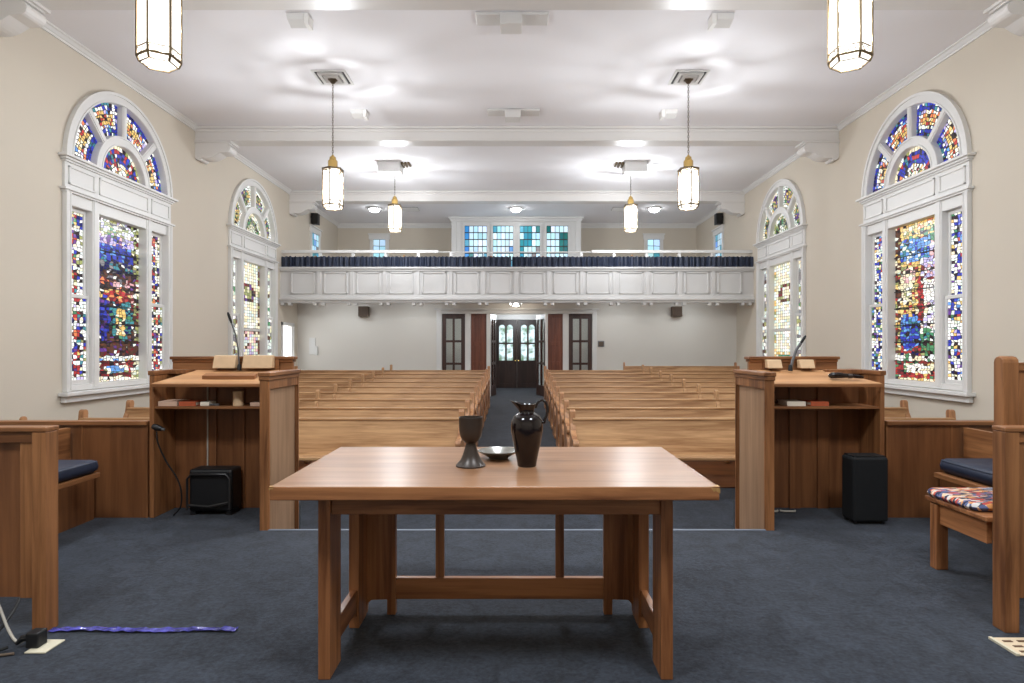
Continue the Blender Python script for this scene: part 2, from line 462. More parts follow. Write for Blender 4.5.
def pickf(rng, *names): return G[rng.choice(names)]
def paint_left(u, v, g):
    if v < .025: return pick(g, 'cream', 'white', 'olive')
    if v < .125:
        if ell(u, v, .5, .075, .2, .028): return pick(g, 'sky', 'white', 'teal')
        if .16 < u < .84 and (abs(v - .038) < .012 or abs(v - .112) < .012 or u < .26 or u > .74): return pick(g, 'ruby', 'red', 'brown')
        return pick(g, 'cream', 'white', 'ruby', 'olive', 'pale')
    if v < .155: return pick(g, 'white', 'sky', 'gold', 'pale')
    if v < .25: return pick(g, 'brown', 'ruby', 'brown', 'dark', 'purple')
    if u > .90: return pick(g, 'olive', 'cream', 'brown', 'pale', 'ruby', 'dark', 'white')
    if v > .90 or (v > .78 and (u < .14 or u > .86)):
        return pick(g, 'olive', 'cream', 'pale', 'green', 'white', 'lilac')
    if v > .72 and not ell(u, v, .45, .74, .44, .17): return pick(g, 'lilac', 'cream', 'olive', 'grey', 'pale')
    if v > .84: return pick(g, 'lilac', 'purple', 'blue', 'pink')
    if v > .755: return pick(g, 'blue', 'blue', 'navy', 'sky')
    if v > .68: return pick(g, 'navy', 'dark', 'teal', 'grey')
    if ell(u, v, .52, .60, .08, .03): return pick(g, 'pink', 'white')
    if ell(u, v, .25, .62, .09, .025): return pick(g, 'orange', 'ruby')
    if ell(u, v, .76, .62, .08, .03): return pick(g, 'ruby', 'pink')
    if ell(u, v, .52, .54, .26, .05): return pick(g, 'red', 'orange', 'gold', 'ruby')
    if ell(u, v, .20, .55, .12, .03): return pick(g, 'gold', 'olive')
    if .52 < u < .70 and .28 < v < .46: return pick(g, 'gold', 'cream', 'gold', 'green')
    if ell(u, v, .62, .40, .24, .15): return pick(g, 'teal', 'green', 'teal', 'navy')
    if ell(u, v, .18, .40, .2, .16): return pick(g, 'blue', 'navy', 'purple', 'navy')
    if ell(u, v, .84, .46, .14, .12): return pick(g, 'ruby', 'brown', 'pink')
    return pick(g, 'brown', 'dark', 'dark', 'purple', 'grey')

def paint_right(u, v, g):
    if v < .02: return pick(g, 'cream', 'gold')
    if v < .125:
        if ell(u, v, .5, .075, .26, .03): return pick(g, 'white', 'white', 'cream')
        if abs(v - .035) < .012 or abs(v - .115) < .012 or u < .2 or u > .8: return pick(g, 'red', 'green', 'gold', 'ruby')
        return pick(g, 'cream', 'gold', 'green', 'brown', 'pale')
    if v < .165: return pick(g, 'white', 'cream', 'white', 'green')
    if u < .13: return pick(g, 'brown', 'olive', 'gold', 'cream', 'red', 'pale')
    if u > .92: return pick(g, 'olive', 'cream', 'gold', 'green', 'white')
    if v > .90: return pick(g, 'gold', 'orange', 'green', 'olive', 'cream')
    if ell(u, v, .55, .955, .3, .06): return pick(g, 'orange', 'gold')
    if v > .76 and u < .75: return pick(g, 'sky', 'blue', 'pale', 'sky', 'teal')
    if v > .86: return pick(g, 'green', 'gold', 'olive')
    if ell(u, v, .78, .72, .22, .09): return pick(g, 'lilac', 'ruby', 'pink', 'pink', 'white')
    if ell(u, v, .30, .66, .18, .06): return pick(g, 'cream', 'white', 'pink')
    if ell(u, v, .24, .56, .14, .08): return pick(g, 'cream', 'white', 'olive')
    if ell(u, v, .34, .44, .09, .03): return pick(g, 'gold', 'pink')
    if .52 < u < .62 and .36 < v < .66: return pick(g, 'red', 'brown', 'ruby')
    if ell(u, v, .32, .31, .24, .12): return pick(g, 'blue', 'sky', 'sky', 'teal')
    if v < .235 and u < .55: return pick(g, 'red', 'brown', 'navy', 'red')
    if v < .25: return pick(g, 'green', 'dark', 'olive', 'brown')
    if v < .32 and u > .5: return pick(g, 'green', 'teal', 'pale')
    if u > .55: return pick(g, 'white', 'cream', 'white', 'pink', 'lilac')
    return pick(g, 'gold', 'brown', 'red', 'cream', 'olive')

def paint_side(u, v, g):
    k = (v * 9) % 1
    if k < .12: return pick(g, 'white', 'lilac', 'pale')
    if abs(u - .5) < .2 and .3 < k < .8: return pick(g, 'red', 'gold', 'orange', 'green', 'teal', 'purple')
    if v > .55: return pick(g, 'white', 'navy', 'purple', 'olive', 'dark', 'cream', 'blue')
    return pick(g, 'white', 'ruby', 'navy', 'olive', 'blue', 'red', 'cream', 'dark', 'teal')
def paint_side_right(u, v, g):
    k = (v * 9) % 1
    if abs(u - .5) < .2 and .3 < k < .8: return pick(g, 'blue', 'sky', 'red', 'gold', 'white', 'lilac')
    return pick(g, 'white', 'sky', 'blue', 'green', 'cream', 'gold', 'purple', 'pale', 'navy')
def paint_seg(u, v, g):      # u across the wedge, v from hub outwards
    if v > .82 or v < .2: return pick(g, 'blue', 'navy', 'blue', 'teal', 'white')
    if u < .16 or u > .84: return pick(g, 'blue', 'white', 'lilac', 'purple')
    if abs(u - .5) < .25 and .3 < v < .7: return pick(g, 'gold', 'cream', 'orange', 'red')
    return pick(g, 'white', 'cream', 'lilac', 'orange', 'sky')
def paint_hub(u, v, g):      # u around, v outwards
    if v > .88: return pick(g, 'cream', 'white', 'green', 'olive')
    if v > .55: return pick(g, 'blue', 'red', 'navy', 'orange', 'red') if (u < .25 or u > .75) else pick(g, 'blue', 'navy', 'teal', 'red')
    return pick(g, 'white', 'cream', 'red', 'gold', 'green')
def paint_far_left(u, v, g):
    if v < .14: return pickf(g, 'purple', 'blue', 'gold', 'red', 'teal') if ell(u, v, .5, .06, .36, .07) else pickf(g, 'olive', 'grey', 'cream')
    if .36 < v < .40: return pickf(g, 'dark', 'brown')
    r_ = ((u - .42) / .34) ** 2 + ((v - .72) / .085) ** 2
    if r_ < .4: return pickf(g, 'cream', 'olive')
    if r_ < 1.1: return pickf(g, 'ruby', 'brown', 'purple', 'dark', 'ruby')
    if u < .14 or u > .86: return pickf(g, 'olive', 'brown', 'grey', 'cream')
    if v < .36: return pickf(g, 'cream', 'cream', 'lilac', 'brown', 'pink', 'pale')
    return pickf(g, 'pale', 'cream', 'white', 'cream')
def paint_far_right(u, v, g):
    if v < .16: return pickf(g, 'blue', 'navy', 'gold', 'green', 'teal') if ell(u, v, .5, .05, .4, .10) else pickf(g, 'cream', 'gold', 'pale')
    r_ = ((u - .56) / .34) ** 2 + ((v - .72) / .085) ** 2
    if r_ < .4: return pickf(g, 'white', 'cream')
    if r_ < 1.1: return pickf(g, 'brown', 'ruby', 'olive', 'brown')
    if u < .14 or u > .86: return pickf(g, 'olive', 'gold', 'pale', 'cream')
    return pickf(g, 'pale', 'cream', 'white', 'cream', 'white')
def paint_far_side(u, v, g):
    if (v * 7) % 1 < .2: return pickf(g, 'olive', 'brown', 'grey', 'green')
    return pickf(g, 'cream', 'pale', 'white', 'pale', 'grey')
def paint_far_seg(u, v, g):
    if ell(u, v, .5, .5, .34, .36): return pickf(g, 'olive', 'gold', 'purple', 'green', 'dark')
    return pickf(g, 'white', 'pale', 'cream', 'white')
def paint_far_hub(u, v, g):
    if .45 < v < .8: return pickf(g, 'olive', 'dark', 'grey', 'green')
    return pickf(g, 'white', 'cream', 'pale', 'olive')
def paint_gallery(u, v, g):
    k = g.random()
    if k < .2: return pickf(g, 'teal', 'sky', 'grey')
    if (u < .2 and v > .5) or (u > .8 and v < .6): return jitmix(g, rgb(80, 150, 170))
    return jitmix(g, rgb(172, 206, 222))
def jitmix(g, c): return (min(1, c[0] * g.uniform(.8, 1.1)), min(1, c[1] * g.uniform(.9, 1.05)), min(1, c[2]), 1)

def glass_grid(mb, pos, nu, nv, paint, g, lead=.007, wob=.28, bars=()):
    """leaded glass: pos(u,v)->point; every quad is one piece of glass, shrunk off its neighbours, on dark lead"""
    P = {}
    for i in range(nu + 1):
        for j in range(nv + 1):
            du = g.uniform(-wob, wob) if 0 < i < nu else 0
            dv = g.uniform(-wob, wob) if 0 < j < nv else 0
            P[i, j] = ((i + du) / nu, (j + dv) / nv)
    for i in range(nu):
        for j in range(nv):
            q = [P[i, j], P[i + 1, j], P[i + 1, j + 1], P[i, j + 1]]
            cu = sum(a for a, _ in q) / 4; cv = sum(b_ for _, b_ in q) / 4
            pts = [Vector(pos(a, b_, 0)) for a, b_ in q]
            cen = sum(pts, Vector()) / 4
            out_ = []
            for p in pts:
                d = (p - cen); l = d.length
                out_.append(cen + d * max(.2, (l - lead) / l))
            if any(abs(cv - b_) < .5 / nv for b_ in bars):
                out_ = [cen + (p - cen) * .8 for p in out_]
            mb.col[len(mb.f)] = jit(paint(cu, cv, g), g)
            mb.add(out_, [(0, 1, 2, 3)], 0)
    back = [Vector(pos(*uv, 1)) for uv in [(t / 12, 0) for t in range(12)] + [(1, t / 12) for t in range(12)] + [(1 - t / 12, 1) for t in range(12)] + [(0, 1 - t / 12) for t in range(12)]]
    mb.add(back, [tuple(range(len(back)))], 1)

def arched_window(idx, side, c, label, centre, sidep, seg, hub, far):
    g = random.Random(100 + idx)
    def f(s, t, z):
        return (side * (W + t), c + (s if side < 0 else -s), z)
    root = thing('window_%d' % idx, label, 'window', (side * W, c, SILL), kind='structure')
    # casing: pilasters, mullions, bottom rail
    mb = MB()
    for q in (-1, 1):
        a, b_ = sorted((q * 1.12, q * 1.22)); mb.box(a, b_, -.05, .14, .74, 3.355, f)
        a, b_ = sorted((q * 1.123, q * 1.14)); mb.box(a, b_, -.06, -.002, .76, 3.34, f)
        a, b_ = sorted((q * 1.18, q * 1.224)); mb.box(a, b_, -.065, -.002, .738, 3.362, f)
        a, b_ = sorted((q * .55, q * .69)); mb.box(a, b_, -.03, .14, .745, 3.35, f)
        a, b_ = sorted((q * .58, q * .67)); mb.box(a, b_, -.042, .0, .78, 3.34, f)
    mb.box(-1.12, 1.12, -.024, .138, .742, .82, f); mb.box(-1.12, 1.12, -.02, .138, 3.17, 3.357, f)
    build('casing', mb, M['trim'], root, bevel=.006)
    mb = MB().box(-1.30, 1.30, -.13, .0, .685, .735, f).box(-1.25, 1.25, -.07, .0, .60, .685, f)
    build('sill', mb, M['trim'], root, bevel=.008)
    # frieze with three moulded panels
    mb = MB().box(-1.22, 1.22, -.035, .14, 3.36, 3.74, f)
    for a, b_ in ((-1.16, -.66), (-.57, .57), (.66, 1.16)):
        z0, z1 = 3.43, 3.67
        for bx in ((a, b_, z0, z0 + .025), (a, b_, z1 - .025, z1), (a, a + .025, z0, z1), (b_ - .025, b_, z0, z1)):
            mb.box(bx[0], bx[1], -.052, -.03, bx[2], bx[3], f)
    build('frieze_panel', mb, M['trim'], root, bevel=.004)
    mb = MB().box(-1.30, 1.30, -.12, .0, 3.765, 3.80, f).box(-1.26, 1.26, -.085, .0, 3.735, 3.765, f).box(-1.24, 1.24, -.06, .0, 3.71, 3.735, f)
    mb.box(-1.27, 1.27, -.085, .0, 3.345, 3.375, f).box(-1.24, 1.24, -.06, .0, 3.32, 3.345, f)
    build('cornice', mb, M['trim'], root, bevel=.005)
    # arch: outer band, hub band, spokes
    mb = MB()
    mb.arc(f, 0, SPR, 1.08, 1.22, 0, PI, -.05, .14, 40)
    mb.arc(f, 0, SPR, 1.185, 1.226, 0, PI, -.068, -.045, 40)
    mb.arc(f, 0, SPR, 1.083, 1.105, 0, PI, -.060, -.045, 40)
    mb.arc(f, 0, SPR, .49, .63, 0, PI, -.035, .14, 30)
    mb.arc(f, 0, SPR, .493, .515, 0, PI, -.046, -.03, 30)
    mb.arc(f, 0, SPR, .605, .627, 0, PI, -.046, -.03, 30)
    for a in (PI / 4, PI / 2, 3 * PI / 4):
        d = Vector((math.cos(a), math.sin(a))); n_ = Vector((-d.y, d.x))
        for hw, t0, t1 in ((.05, -.033, .14), (.03, -.043, -.025)):
            pts = [d * .6 + n_ * hw, d * 1.09 + n_ * hw, d * 1.09 - n_ * hw, d * .6 - n_ * hw]
            mb.prism([(p.x, p.y + SPR) for p in pts], lambda a_, b__, t: f(a_, t, b__), t0, t1)
    mb.box(-1.1, 1.1, -.03, .14, 3.74, 3.80, f)
    build('arch_frame', mb, M['trim'], root)
    # sashes in the side lights
    for q, nm in ((-1, 'a'), (1, 'b')):
        a, b_ = sorted((q * .69, q * 1.12))
        mb = MB()
        for z0, z1, t0, t1 in ((.82, 2.02, .015, .055), (1.96, 3.17, .06, .10)):
            mb.box(a, a + .04, t0, t1, z0, z1, f); mb.box(b_ - .04, b_, t0, t1, z0, z1, f)
            mb.box(a + .04, b_ - .04, t0, t1, z0, z0 + .06, f); mb.box(a + .04, b_ - .04, t0, t1, z1 - .05, z1, f)
        sash = build('sash', mb, M['trim'], root, bevel=.004)
        for z0, z1, t in ((.87, 1.97, .035), (2.01, 3.13, .08)):
            mb = MB(); nv = 18
            hh = (.0, .5) if z0 < 1 else (.5, 1.0)
            glass_grid(mb, lambda u, v, bk: f(a + .038 + (b_ - a - .076) * u, t + .004 * bk, z0 + (z1 - z0) * v), 6 if not far else 4, 26 if not far else 14,
                       lambda u, v, r_: sidep(u, hh[0] + v * .5, r_), g, lead=.007 if not far else .006, wob=.3)
            build('pane', mb, [M['stained'], M['lead']], sash, recalc=False)
    # centre light
    mb = MB()
    bars = [] if far else [.25, .36, .47, .58, .69, .80]
    glass_grid(mb, lambda u, v, bk: f(-.55 + 1.10 * u, .095 + .005 * bk, .82 + 2.35 * v), 16 if not far else 10, 64 if not far else 36, centre, g, lead=.007 if not far else .008, wob=.44 if not far else .03, bars=bars)
    build('centre_pane', mb, [M['stained'], M['lead']], root, recalc=False)
    mb = MB()
    for bz in ((1.10, 1.39, 1.65, 1.91, 2.17, 2.43, 2.70) if not far else (1.70,)):
        mb.box(-.55, .55, .078, .09, bz - .006 - (.02 if far else 0), bz + .006 + (.02 if far else 0), f)
    build('saddle_bar', mb, M['lead'] if not far else M['trim'], root)
    # arch glass: four wedges and the half-round hub
    cuts = [0, PI / 4, PI / 2, 3 * PI / 4, PI]
    for a0, a1 in zip(cuts[:-1], cuts[1:]):
        mb = MB()
        def pos(u, v, bk):
            r_ = .625 + .46 * v
            a = a1 - (a1 - a0) * u
            return f(r_ * math.cos(a), .045 + .005 * bk, SPR + r_ * math.sin(a))
        glass_grid(mb, pos, 14, 9, seg, g, lead=.009, wob=.3)
        build('wedge_pane', mb, [M['stained'], M['lead']], root, recalc=False)
    mb = MB()
    def pos(u, v, bk):
        r_ = .02 + .475 * v
        a = PI - PI * u
        return f(r_ * math.cos(a), .045 + .005 * bk, SPR + r_ * math.sin(a))
    glass_grid(mb, pos, 22, 8, hub, g, lead=.008, wob=.28)
    build('hub_pane', mb, [M['stained'], M['lead']], root, recalc=False)
    # outer storm plate closing the opening
    mb = MB()
    mb.box(-1.13, 1.13, .15, .17, .80, 3.79, f); mb.arc(f, 0, SPR, .0, 1.13, 0, PI, .15, .17, 32)
    build('back_frame', mb, M['trim'], root)
    return root
arched_window(1, -1, WIN_C[0], 'large arched stained glass window on the left wall with robed figures under a deep blue canopy', paint_left, paint_side, paint_seg, paint_hub, False)
arched_window(2, 1, WIN_C[0], 'large arched stained glass window on the right wall with bright blue kneeling robe', paint_right, paint_side_right, paint_seg, paint_hub, False)
arched_window(3, -1, WIN_C[1], 'arched window of pale leaded glass on the left wall with ruby medallion, nearest the balcony', paint_far_left, paint_far_side, paint_far_seg, paint_far_hub, True)
arched_window(4, 1, WIN_C[1], 'arched window of pale leaded glass on the right wall with brown wreath, nearest the balcony', paint_far_right, paint_far_side, paint_far_seg, paint_far_hub, True)

# small lit window under the balcony
root = thing('window_5', 'small overexposed white window on the left wall under the balcony', 'window', (-W, 15.77, .85), kind='structure')
f = lambda s, t, z: (-(W + t), 15.77 + s, z)
mb = MB()
for q in (-1, 1):
    a, b_ = sorted((q * .35, q * .43)); mb.box(a, b_, -.03, .0, .78, 1.94, f)
    a, b_ = sorted((q * .31, q * .35)); mb.box(a, b_, .0, .12, .85, 1.86, f)
mb.box(-.43, .43, -.03, .0, 1.86, 1.94, f).box(-.43, .43, -.05, .0, .78, .85, f).box(-.02, .01, .06, .1, .85, 1.86, f)
build('window_frame', mb, M['trim'], root, bevel=.004)
build('window_pane', MB().box(-.34, .34, .10, .11, .85, 1.86, f), M['day'], root)

# gallery windows: small ones in the side walls and end wall, four lights in the raised bay
def small_window(idx, f, w, z0, z1, label, cols, rows, loc):
    root = thing('window_%d' % idx, label, 'window', loc, kind='structure')
    mb = MB(); hw = w / 2
    for q in (-1, 1):
        a, b_ = sorted((q * hw, q * (hw + .11))); mb.box(a, b_, -.04, .02, z0 - .1, z1 + .1, f)
    mb.box(-hw - .14, hw + .14, -.05, .02, z1, z1 + .15, f).box(-hw - .16, hw + .16, -.08, .02, z1 + .15, z1 + .19, f).box(-hw - .15, hw + .15, -.08, .02, z0 - .1, z0, f)
    build('casing', mb, M['trim'], root, bevel=.005)
    g = random.Random(idx)
    mb = MB()
    glass_grid(mb, lambda u, v, bk: f(-hw + w * u, -.012 + .006 * bk, z0 + (z1 - z0) * v), cols, rows, paint_gallery, g, lead=.012, wob=.05)
    build('leaded_pane', mb, [M['stained'], M['lead']], root, recalc=False)
    return root
for s, idx in ((-1, 6), (1, 7)):
    small_window(idx, lambda a, t, z: (s * (W + t), 17.9 + (a if s < 0 else -a), z), .62, 3.70, 4.58,
                 'small leaded window on the %s wall above the balcony' % ('left' if s < 0 else 'right'), 3, 5, (s * W, 17.9, 3.7))
for cx, idx, nm in ((-4.48, 8, 'left'), (4.45, 9, 'right')):
    small_window(idx, lambda a, t, z: (cx + a, YG + t, z), .40, 3.75, 4.82, 'small white framed window in the gallery end wall, %s of the four light window' % nm, 2, 5, (cx, YG, 3.75))
YW = 19.1
mb = MB()
mb.box(-2.02, 1.97, YW + .02, YG, 2.8, C)
mb.box(-2.10, 2.05, YW - .08, YG, C - .06, C).box(-2.06, 2.01, YW - .04, YG, C - .13, C - .06)
mb.box(-2.02, -1.86, YW - .02, YW + .02, 2.8, C - .13).box(1.81, 1.97, YW - .02, YW + .02, 2.8, C - .13)
struct('wall_bay', mb, M['trim'], 'white boxed bay around the four gallery windows', 'wall', bevel=.008)
gx = [(-1.614, -.924), (-.74, -.114), (.086, .709), (.909, 1.57)]
nm = ('first light from the left with deep blue top corner', 'second light from the left with pale panes', 'third light from the left with blue green stripe', 'right end light with dark green foliage behind')
for i, ((a, b_), n_) in enumerate(zip(gx, nm)):
    cx = (a + b_) / 2; w_ = b_ - a
    root = thing('window_%d' % (10 + i), 'gallery window, ' + n_, 'window', (cx, YW, 3.8), kind='structure')
    mb = MB()
    z0, z1 = 3.78, 5.05
    mb.box(a - .06, a, YW - .04, YW + .02, z0 - .06, z1 + .06).box(b_, b_ + .06, YW - .04, YW + .02, z0 - .06, z1 + .06)
    mb.box(a, b_, YW - .04, YW + .02, z1, z1 + .06).box(a, b_, YW - .06, YW + .02, z0 - .06, z0)
    build('window_frame', mb, M['trim'], root, bevel=.004)
    g = random.Random(50 + i)
    def pg(u, v, r_, i=i):
        if i == 0 and u < .3 and (v > .7 or v < .45): return jitmix(r_, rgb(54, 130, 196))
        if i == 2 and (u < .3 and v < .7) or i == 2 and abs(u - .4) < .14 and v > .5: return jitmix(r_, rgb(44, 130, 150))
        if i == 3 and (u > .6 and .35 < v < .8 or u < .3 and v > .75): return jitmix(r_, rgb(20, 96, 96))
        return paint_gallery(u, v, r_) if r_.random() < .3 else jitmix(r_, rgb(196, 222, 232))
    mb = MB()
    glass_grid(mb, lambda u, v, bk: (a + w_ * u, YW - .012 + .006 * bk, z0 + (z1 - z0) * v), 5, 6, pg, g, lead=.018, wob=.0)
    build('leaded_pane', mb, [M['stained'], M['lead']], root, recalc=False)

# ------------------------------------------------------------------ balcony
root = thing('balcony', 'white panelled balcony front spanning the nave above the doors', 'balcony', (0, YB, 2.4), kind='structure')
mb = MB()
mb.box(-W, W, YB, YB + .16, 2.52, 3.25)
build('parapet', mb, M['balc'], root)
mb = MB()
mb.box(-W, W, YB + .16, YG, 2.55, 2.72)
build('gallery_floor', mb, M['ceil'], root)
mb = MB()
mb.box(-W, W, YB - .09, YB + .2, 3.24, 3.285).box(-W, W, YB - .05, YB, 3.19, 3.24)
build('cap_rail', mb, M['balc'], root, bevel=.006)
mb = MB()
mb.box(-W, W, YB - .06, YB + .2, 2.41, 2.47).box(-W, W, YB - .1, YB + .1, 2.47, 2.52).box(-W, W, YB - .03, YB + .05, 2.52, 2.60)
build('base_moulding', mb, M['balc'], root, bevel=.006)
N = 14; stp = .81; BX = -.02 - 7 * stp
for i in range(N):
    x0 = BX + stp * i + .11; x1 = x0 + stp - .22
    z0, z1 = 2.63, 3.17
    mb = MB()
    for bx in ((x0, x1, z0, z0 + .035), (x0, x1, z1 - .035, z1), (x0, x0 + .035, z0, z1), (x1 - .035, x1, z0, z1)):
        mb.box(bx[0], bx[1], YB - .028, YB, bx[2], bx[3])
    build('panel_moulding', mb, M['balc'], root, bevel=.005)
for i in range(N + 1):
    x = BX + stp * i
    for dx in (-.09, .09):
        if abs(x + dx) < W:
            mb = MB().box(x + dx - .04, x + dx + .04, YB - .05, YB + .1, 2.345, 2.41)
            build('bracket', mb, M['balc'], root, bevel=.01)
    if 0 < i < N:
        mb = MB().box(x - .05, x + .05, YB - .03, YB, 2.60, 3.19)
        build('stile', mb, M['balc'], root, bevel=.006)
rail = thing('balcony_handrail', 'thin white handrail on posts above the blue balcony curtain', 'handrail', (0, YB + .1, 3.285), kind='structure')
mb = MB().box(-W, -1.95, YB + .06, YB + .13, 3.65, 3.72).box(1.85, W, YB + .06, YB + .13, 3.65, 3.72)
build('rail', mb, M['trim'], rail, bevel=.004)
mb = MB().tube([(-1.95, YB + .105, 3.675), (1.85, YB + .105, 3.675)], .014, 8)
build('centre_rod', mb, M['trim'], rail)
for i in range(1, N):
    x = BX + stp * i
    r_ = .035 if abs(x) > 1.6 else .008
    build('post', MB().box(x - r_, x + r_, YB + .075, YB + .135, 3.27, 3.68), M['trim'], rail)
def curtain(x0, x1, label):
    mb = MB(); n = int((x1 - x0) / .022)
    rows = [3.287, 3.36, 3.46, 3.52, 3.55]
    g = random.Random(int(x0 * 10))
    off = [g.uniform(-.9, .9) for _ in range(n + 1)]
    vs = []
    for j, z in enumerate(rows):
        for i in range(n + 1):
            x = x0 + (x1 - x0) * i / n
            a = i * 1.02 + off[i]
            vs.append((x, YB + .012 + .036 * math.sin(a) * (1 if j < 3 else .8), z + (.012 * math.sin(a * 1.3) if j == 4 else 0)))
    fs = []
    for j in range(len(rows) - 1):
        for i in range(n):
            fs.append((j * (n + 1) + i, j * (n + 1) + i + 1, (j + 1) * (n + 1) + i + 1, (j + 1) * (n + 1) + i))
    mb.add(vs, fs)
    o = build('balcony_curtain', mb, M['curtain'], None, ((x0 + x1) / 2, YB, 3.288), smooth=False, recalc=False)
    sm = o.modifiers.new('cloth_thickness', 'SOLIDIFY'); sm.thickness = .006
    tag(o, label, 'curtain')
curtain(-W + .02, -.14, 'pleated navy curtain along the left half of the balcony rail')
curtain(-.115, W - .02, 'pleated navy curtain along the right half of the balcony rail')
# ------------------------------------------------------------------ doors under the balcony
mb = MB()
y0, y1 = YN - .03, YN + .12
mb.box(-2.14, -2.0, y0, y1, 0, 2.30).box(2.0, 2.12, y0, y1, 0, 2.30)  .box(-2.0, 2.0, y0 + .002, y1, 2.20, 2.295).box(-2.2, 2.18, y0 - .03, y1, 2.30, 2.34)
mb.box(-1.38, -1.23, y0, y1, 0, 2.2).box(1.22, 1.37, y0, y1, 0, 2.2).box(-.81, -.70, y0, y1, 0, 2.2).box(.75, .82, y0, y1, 0, 2.2)
struct('trim_door_casing', mb, M['trim'], 'white casing and posts around the entrance doors', 'casing', bevel=.006)
FN = nf(YN) + .004
def leaf(idx, label, f, w, z0, z1, style, mat, cat='door'):
    """door leaf in local (a across 0..w, t thickness, z)"""
    root = thing('door_%d' % idx, label, cat, f(0, 0, z0), kind='structure')
    th = .045
    mb = MB()
    if style == 'glazed':
        sw = .105
        mb.box(0, sw, 0, th, z0, z1, f).box(w - sw, w, 0, th, z0, z1, f).box(sw, w - sw, 0, th, z1 - .13, z1, f).box(sw, w - sw, 0, th, z0, z0 + .28, f)
        mb.box(w / 2 - .03, w / 2 + .03, 0, th, z0 + .28, z1 - .13, f)
        zs = [z0 + .28 + (z1 - .13 - z0 - .28) * q / 3 for q in (1, 2)]
        for z in zs: mb.box(sw, w - sw, 0, th, z - .03, z + .03, f)
        build('door_frame', mb, mat, root, bevel=.004)
        build('glazing', MB().box(sw, w - sw, th / 2 - .004, th / 2 + .004, z0 + .28, z1 - .13, f), M['glass'], root)
    elif style == 'panel':
        mb.box(.01, w - .01, .017, th - .017, z0 + .01, z1 - .01, f)
        xs = [0, .06, w / 2 - .02, w / 2 + .02, w - .06, w]
        for a, b_ in ((xs[0], xs[1]), (xs[2], xs[3]), (xs[4], xs[5])): mb.box(a, b_, 0, th, z0, z1, f)
        for z in (z0 + .05, z0 + (z1 - z0) * .40, z0 + (z1 - z0) * .64, z1 - .05): mb.box(.005, w - .005, .001, th - .001, z - .05, z + .05, f)
        build('door_panel', mb, mat, root, bevel=.004)
    else:            # arched twin lights over a solid lower panel
        sw = .13
        mb.box(0, sw, 0, th, z0, z1, f).box(w - sw, w, 0, th, z0, z1, f).box(sw, w - sw, .001, th - .001, z1 - .16, z1, f)
        mb.box(w / 2 - .03, w / 2 + .03, .002, th - .002, z0 + .87, z1 - .01, f)
        mb.box(sw, w - sw, .018, th - .004, z0 + .1, z0 + .87, f).box(sw, w - sw, .001, th - .001, z0, z0 + .14, f).box(sw, w - sw, .001, th - .001, z0 + .75, z0 + .89, f)
        mb.box(sw, w - sw, .003, th - .003, z0 + 1.42, z0 + 1.47, f)
        for cx in ((sw + w / 2 - .03) / 2, (w - sw + w / 2 + .03) / 2):   # spandrels above the arched heads
            hw = (w / 2 - .16) / 2 + .001; zt = z1 - .16; zc = zt - hw
            for q in (-1, 1):
                pts = [(cx + q * hw, zt + .01)] + [(cx + q * hw * math.cos(t * PI / 16), zc + hw * math.sin(t * PI / 16)) for t in range(0, 9)] + [(cx, zt + .01)]
                mb.prism(pts, lambda a, b__, t: f(a, t, b__), .002, th - .002)
        build('door_frame', mb, mat, root, bevel=.003)
        build('glazing', MB().box(.11, w - .11, th / 2 + .006, th / 2 + .012, z0 + .86, z1 - .14, f), M['day2'], root)
    return root
# daylit panes of the outer doors with greenery outside
m, nt, b = new_mat('outdoor_daylight_glass')
tc = nt.nodes.new('ShaderNodeTexCoord'); n = nt.nodes.new('ShaderNodeTexNoise'); n.inputs['Scale'].default_value = 5; n.inputs['Detail'].default_value = 4
r = nt.nodes.new('ShaderNodeValToRGB'); r.color_ramp.elements[0].color = rgb(96, 128, 104); r.color_ramp.elements[1].color = rgb(206, 224, 232); r.color_ramp.elements[0].position = .38; r.color_ramp.elements[1].position = .56
nt.links.new(tc.outputs['Object'], n.inputs['Vector']); nt.links.new(n.outputs['Fac'], r.inputs['Fac']); nt.links.new(r.outputs['Color'], b.inputs['Emission Color']); nt.links.new(r.outputs['Color'], b.inputs['Base Color'])
b.inputs['Emission Strength'].default_value = .38
M['day2'] = m
leaf(1, 'glazed dark wood side leaf at the far left of the entrance screen', lambda a, t, z: (-1.995 + a, YN + .03 + t, z), .61, FN, 2.2, 'glazed', M['doorframe'])
leaf(2, 'solid panelled mahogany leaf left of the open doorway', lambda a, t, z: (-1.225 + a, YN + .03 + t, z), .41, FN, 2.2, 'panel', M['drkZ'])
leaf(3, 'solid panelled mahogany leaf right of the open doorway', lambda a, t, z: (.815 + a, YN + .03 + t, z), .41, FN, 2.2, 'panel', M['drkZ'])
leaf(4, 'glazed dark wood side leaf at the far right of the entrance screen', lambda a, t, z: (1.385 + a, YN + .03 + t, z), .61, FN, 2.2, 'glazed', M['doorframe'])
def hinged(hx, hy, ang, sgn):
    ca, sa = math.cos(ang), math.sin(ang)
    return lambda a, t, z: (hx + sgn * (a * ca - t * sa), hy + a * sa + t * ca, z)
leaf(5, 'glazed leaf swung open on the left side of the doorway', hinged(-.70, YN + .05, math.radians(80), 1), .70, FN, 2.2, 'glazed', M['doorframe'])
leaf(6, 'glazed leaf swung open on the right side of the doorway', hinged(.75, YN + .05, math.radians(73), -1), .74, FN, 2.2, 'glazed', M['doorframe'])
d1 = leaf(7, 'dark outer entrance door with twin arched lights, left leaf of the pair', lambda a, t, z: (-.71 + a, YG - .13 + t, z), .705, FN, 2.20, 'arched', M['doorblack'])
d2 = leaf(8, 'dark outer entrance door with twin arched lights, right leaf of the pair', lambda a, t, z: (0.0 + a, YG - .13 + t, z), .70, FN, 2.20, 'arched', M['doorblack'])
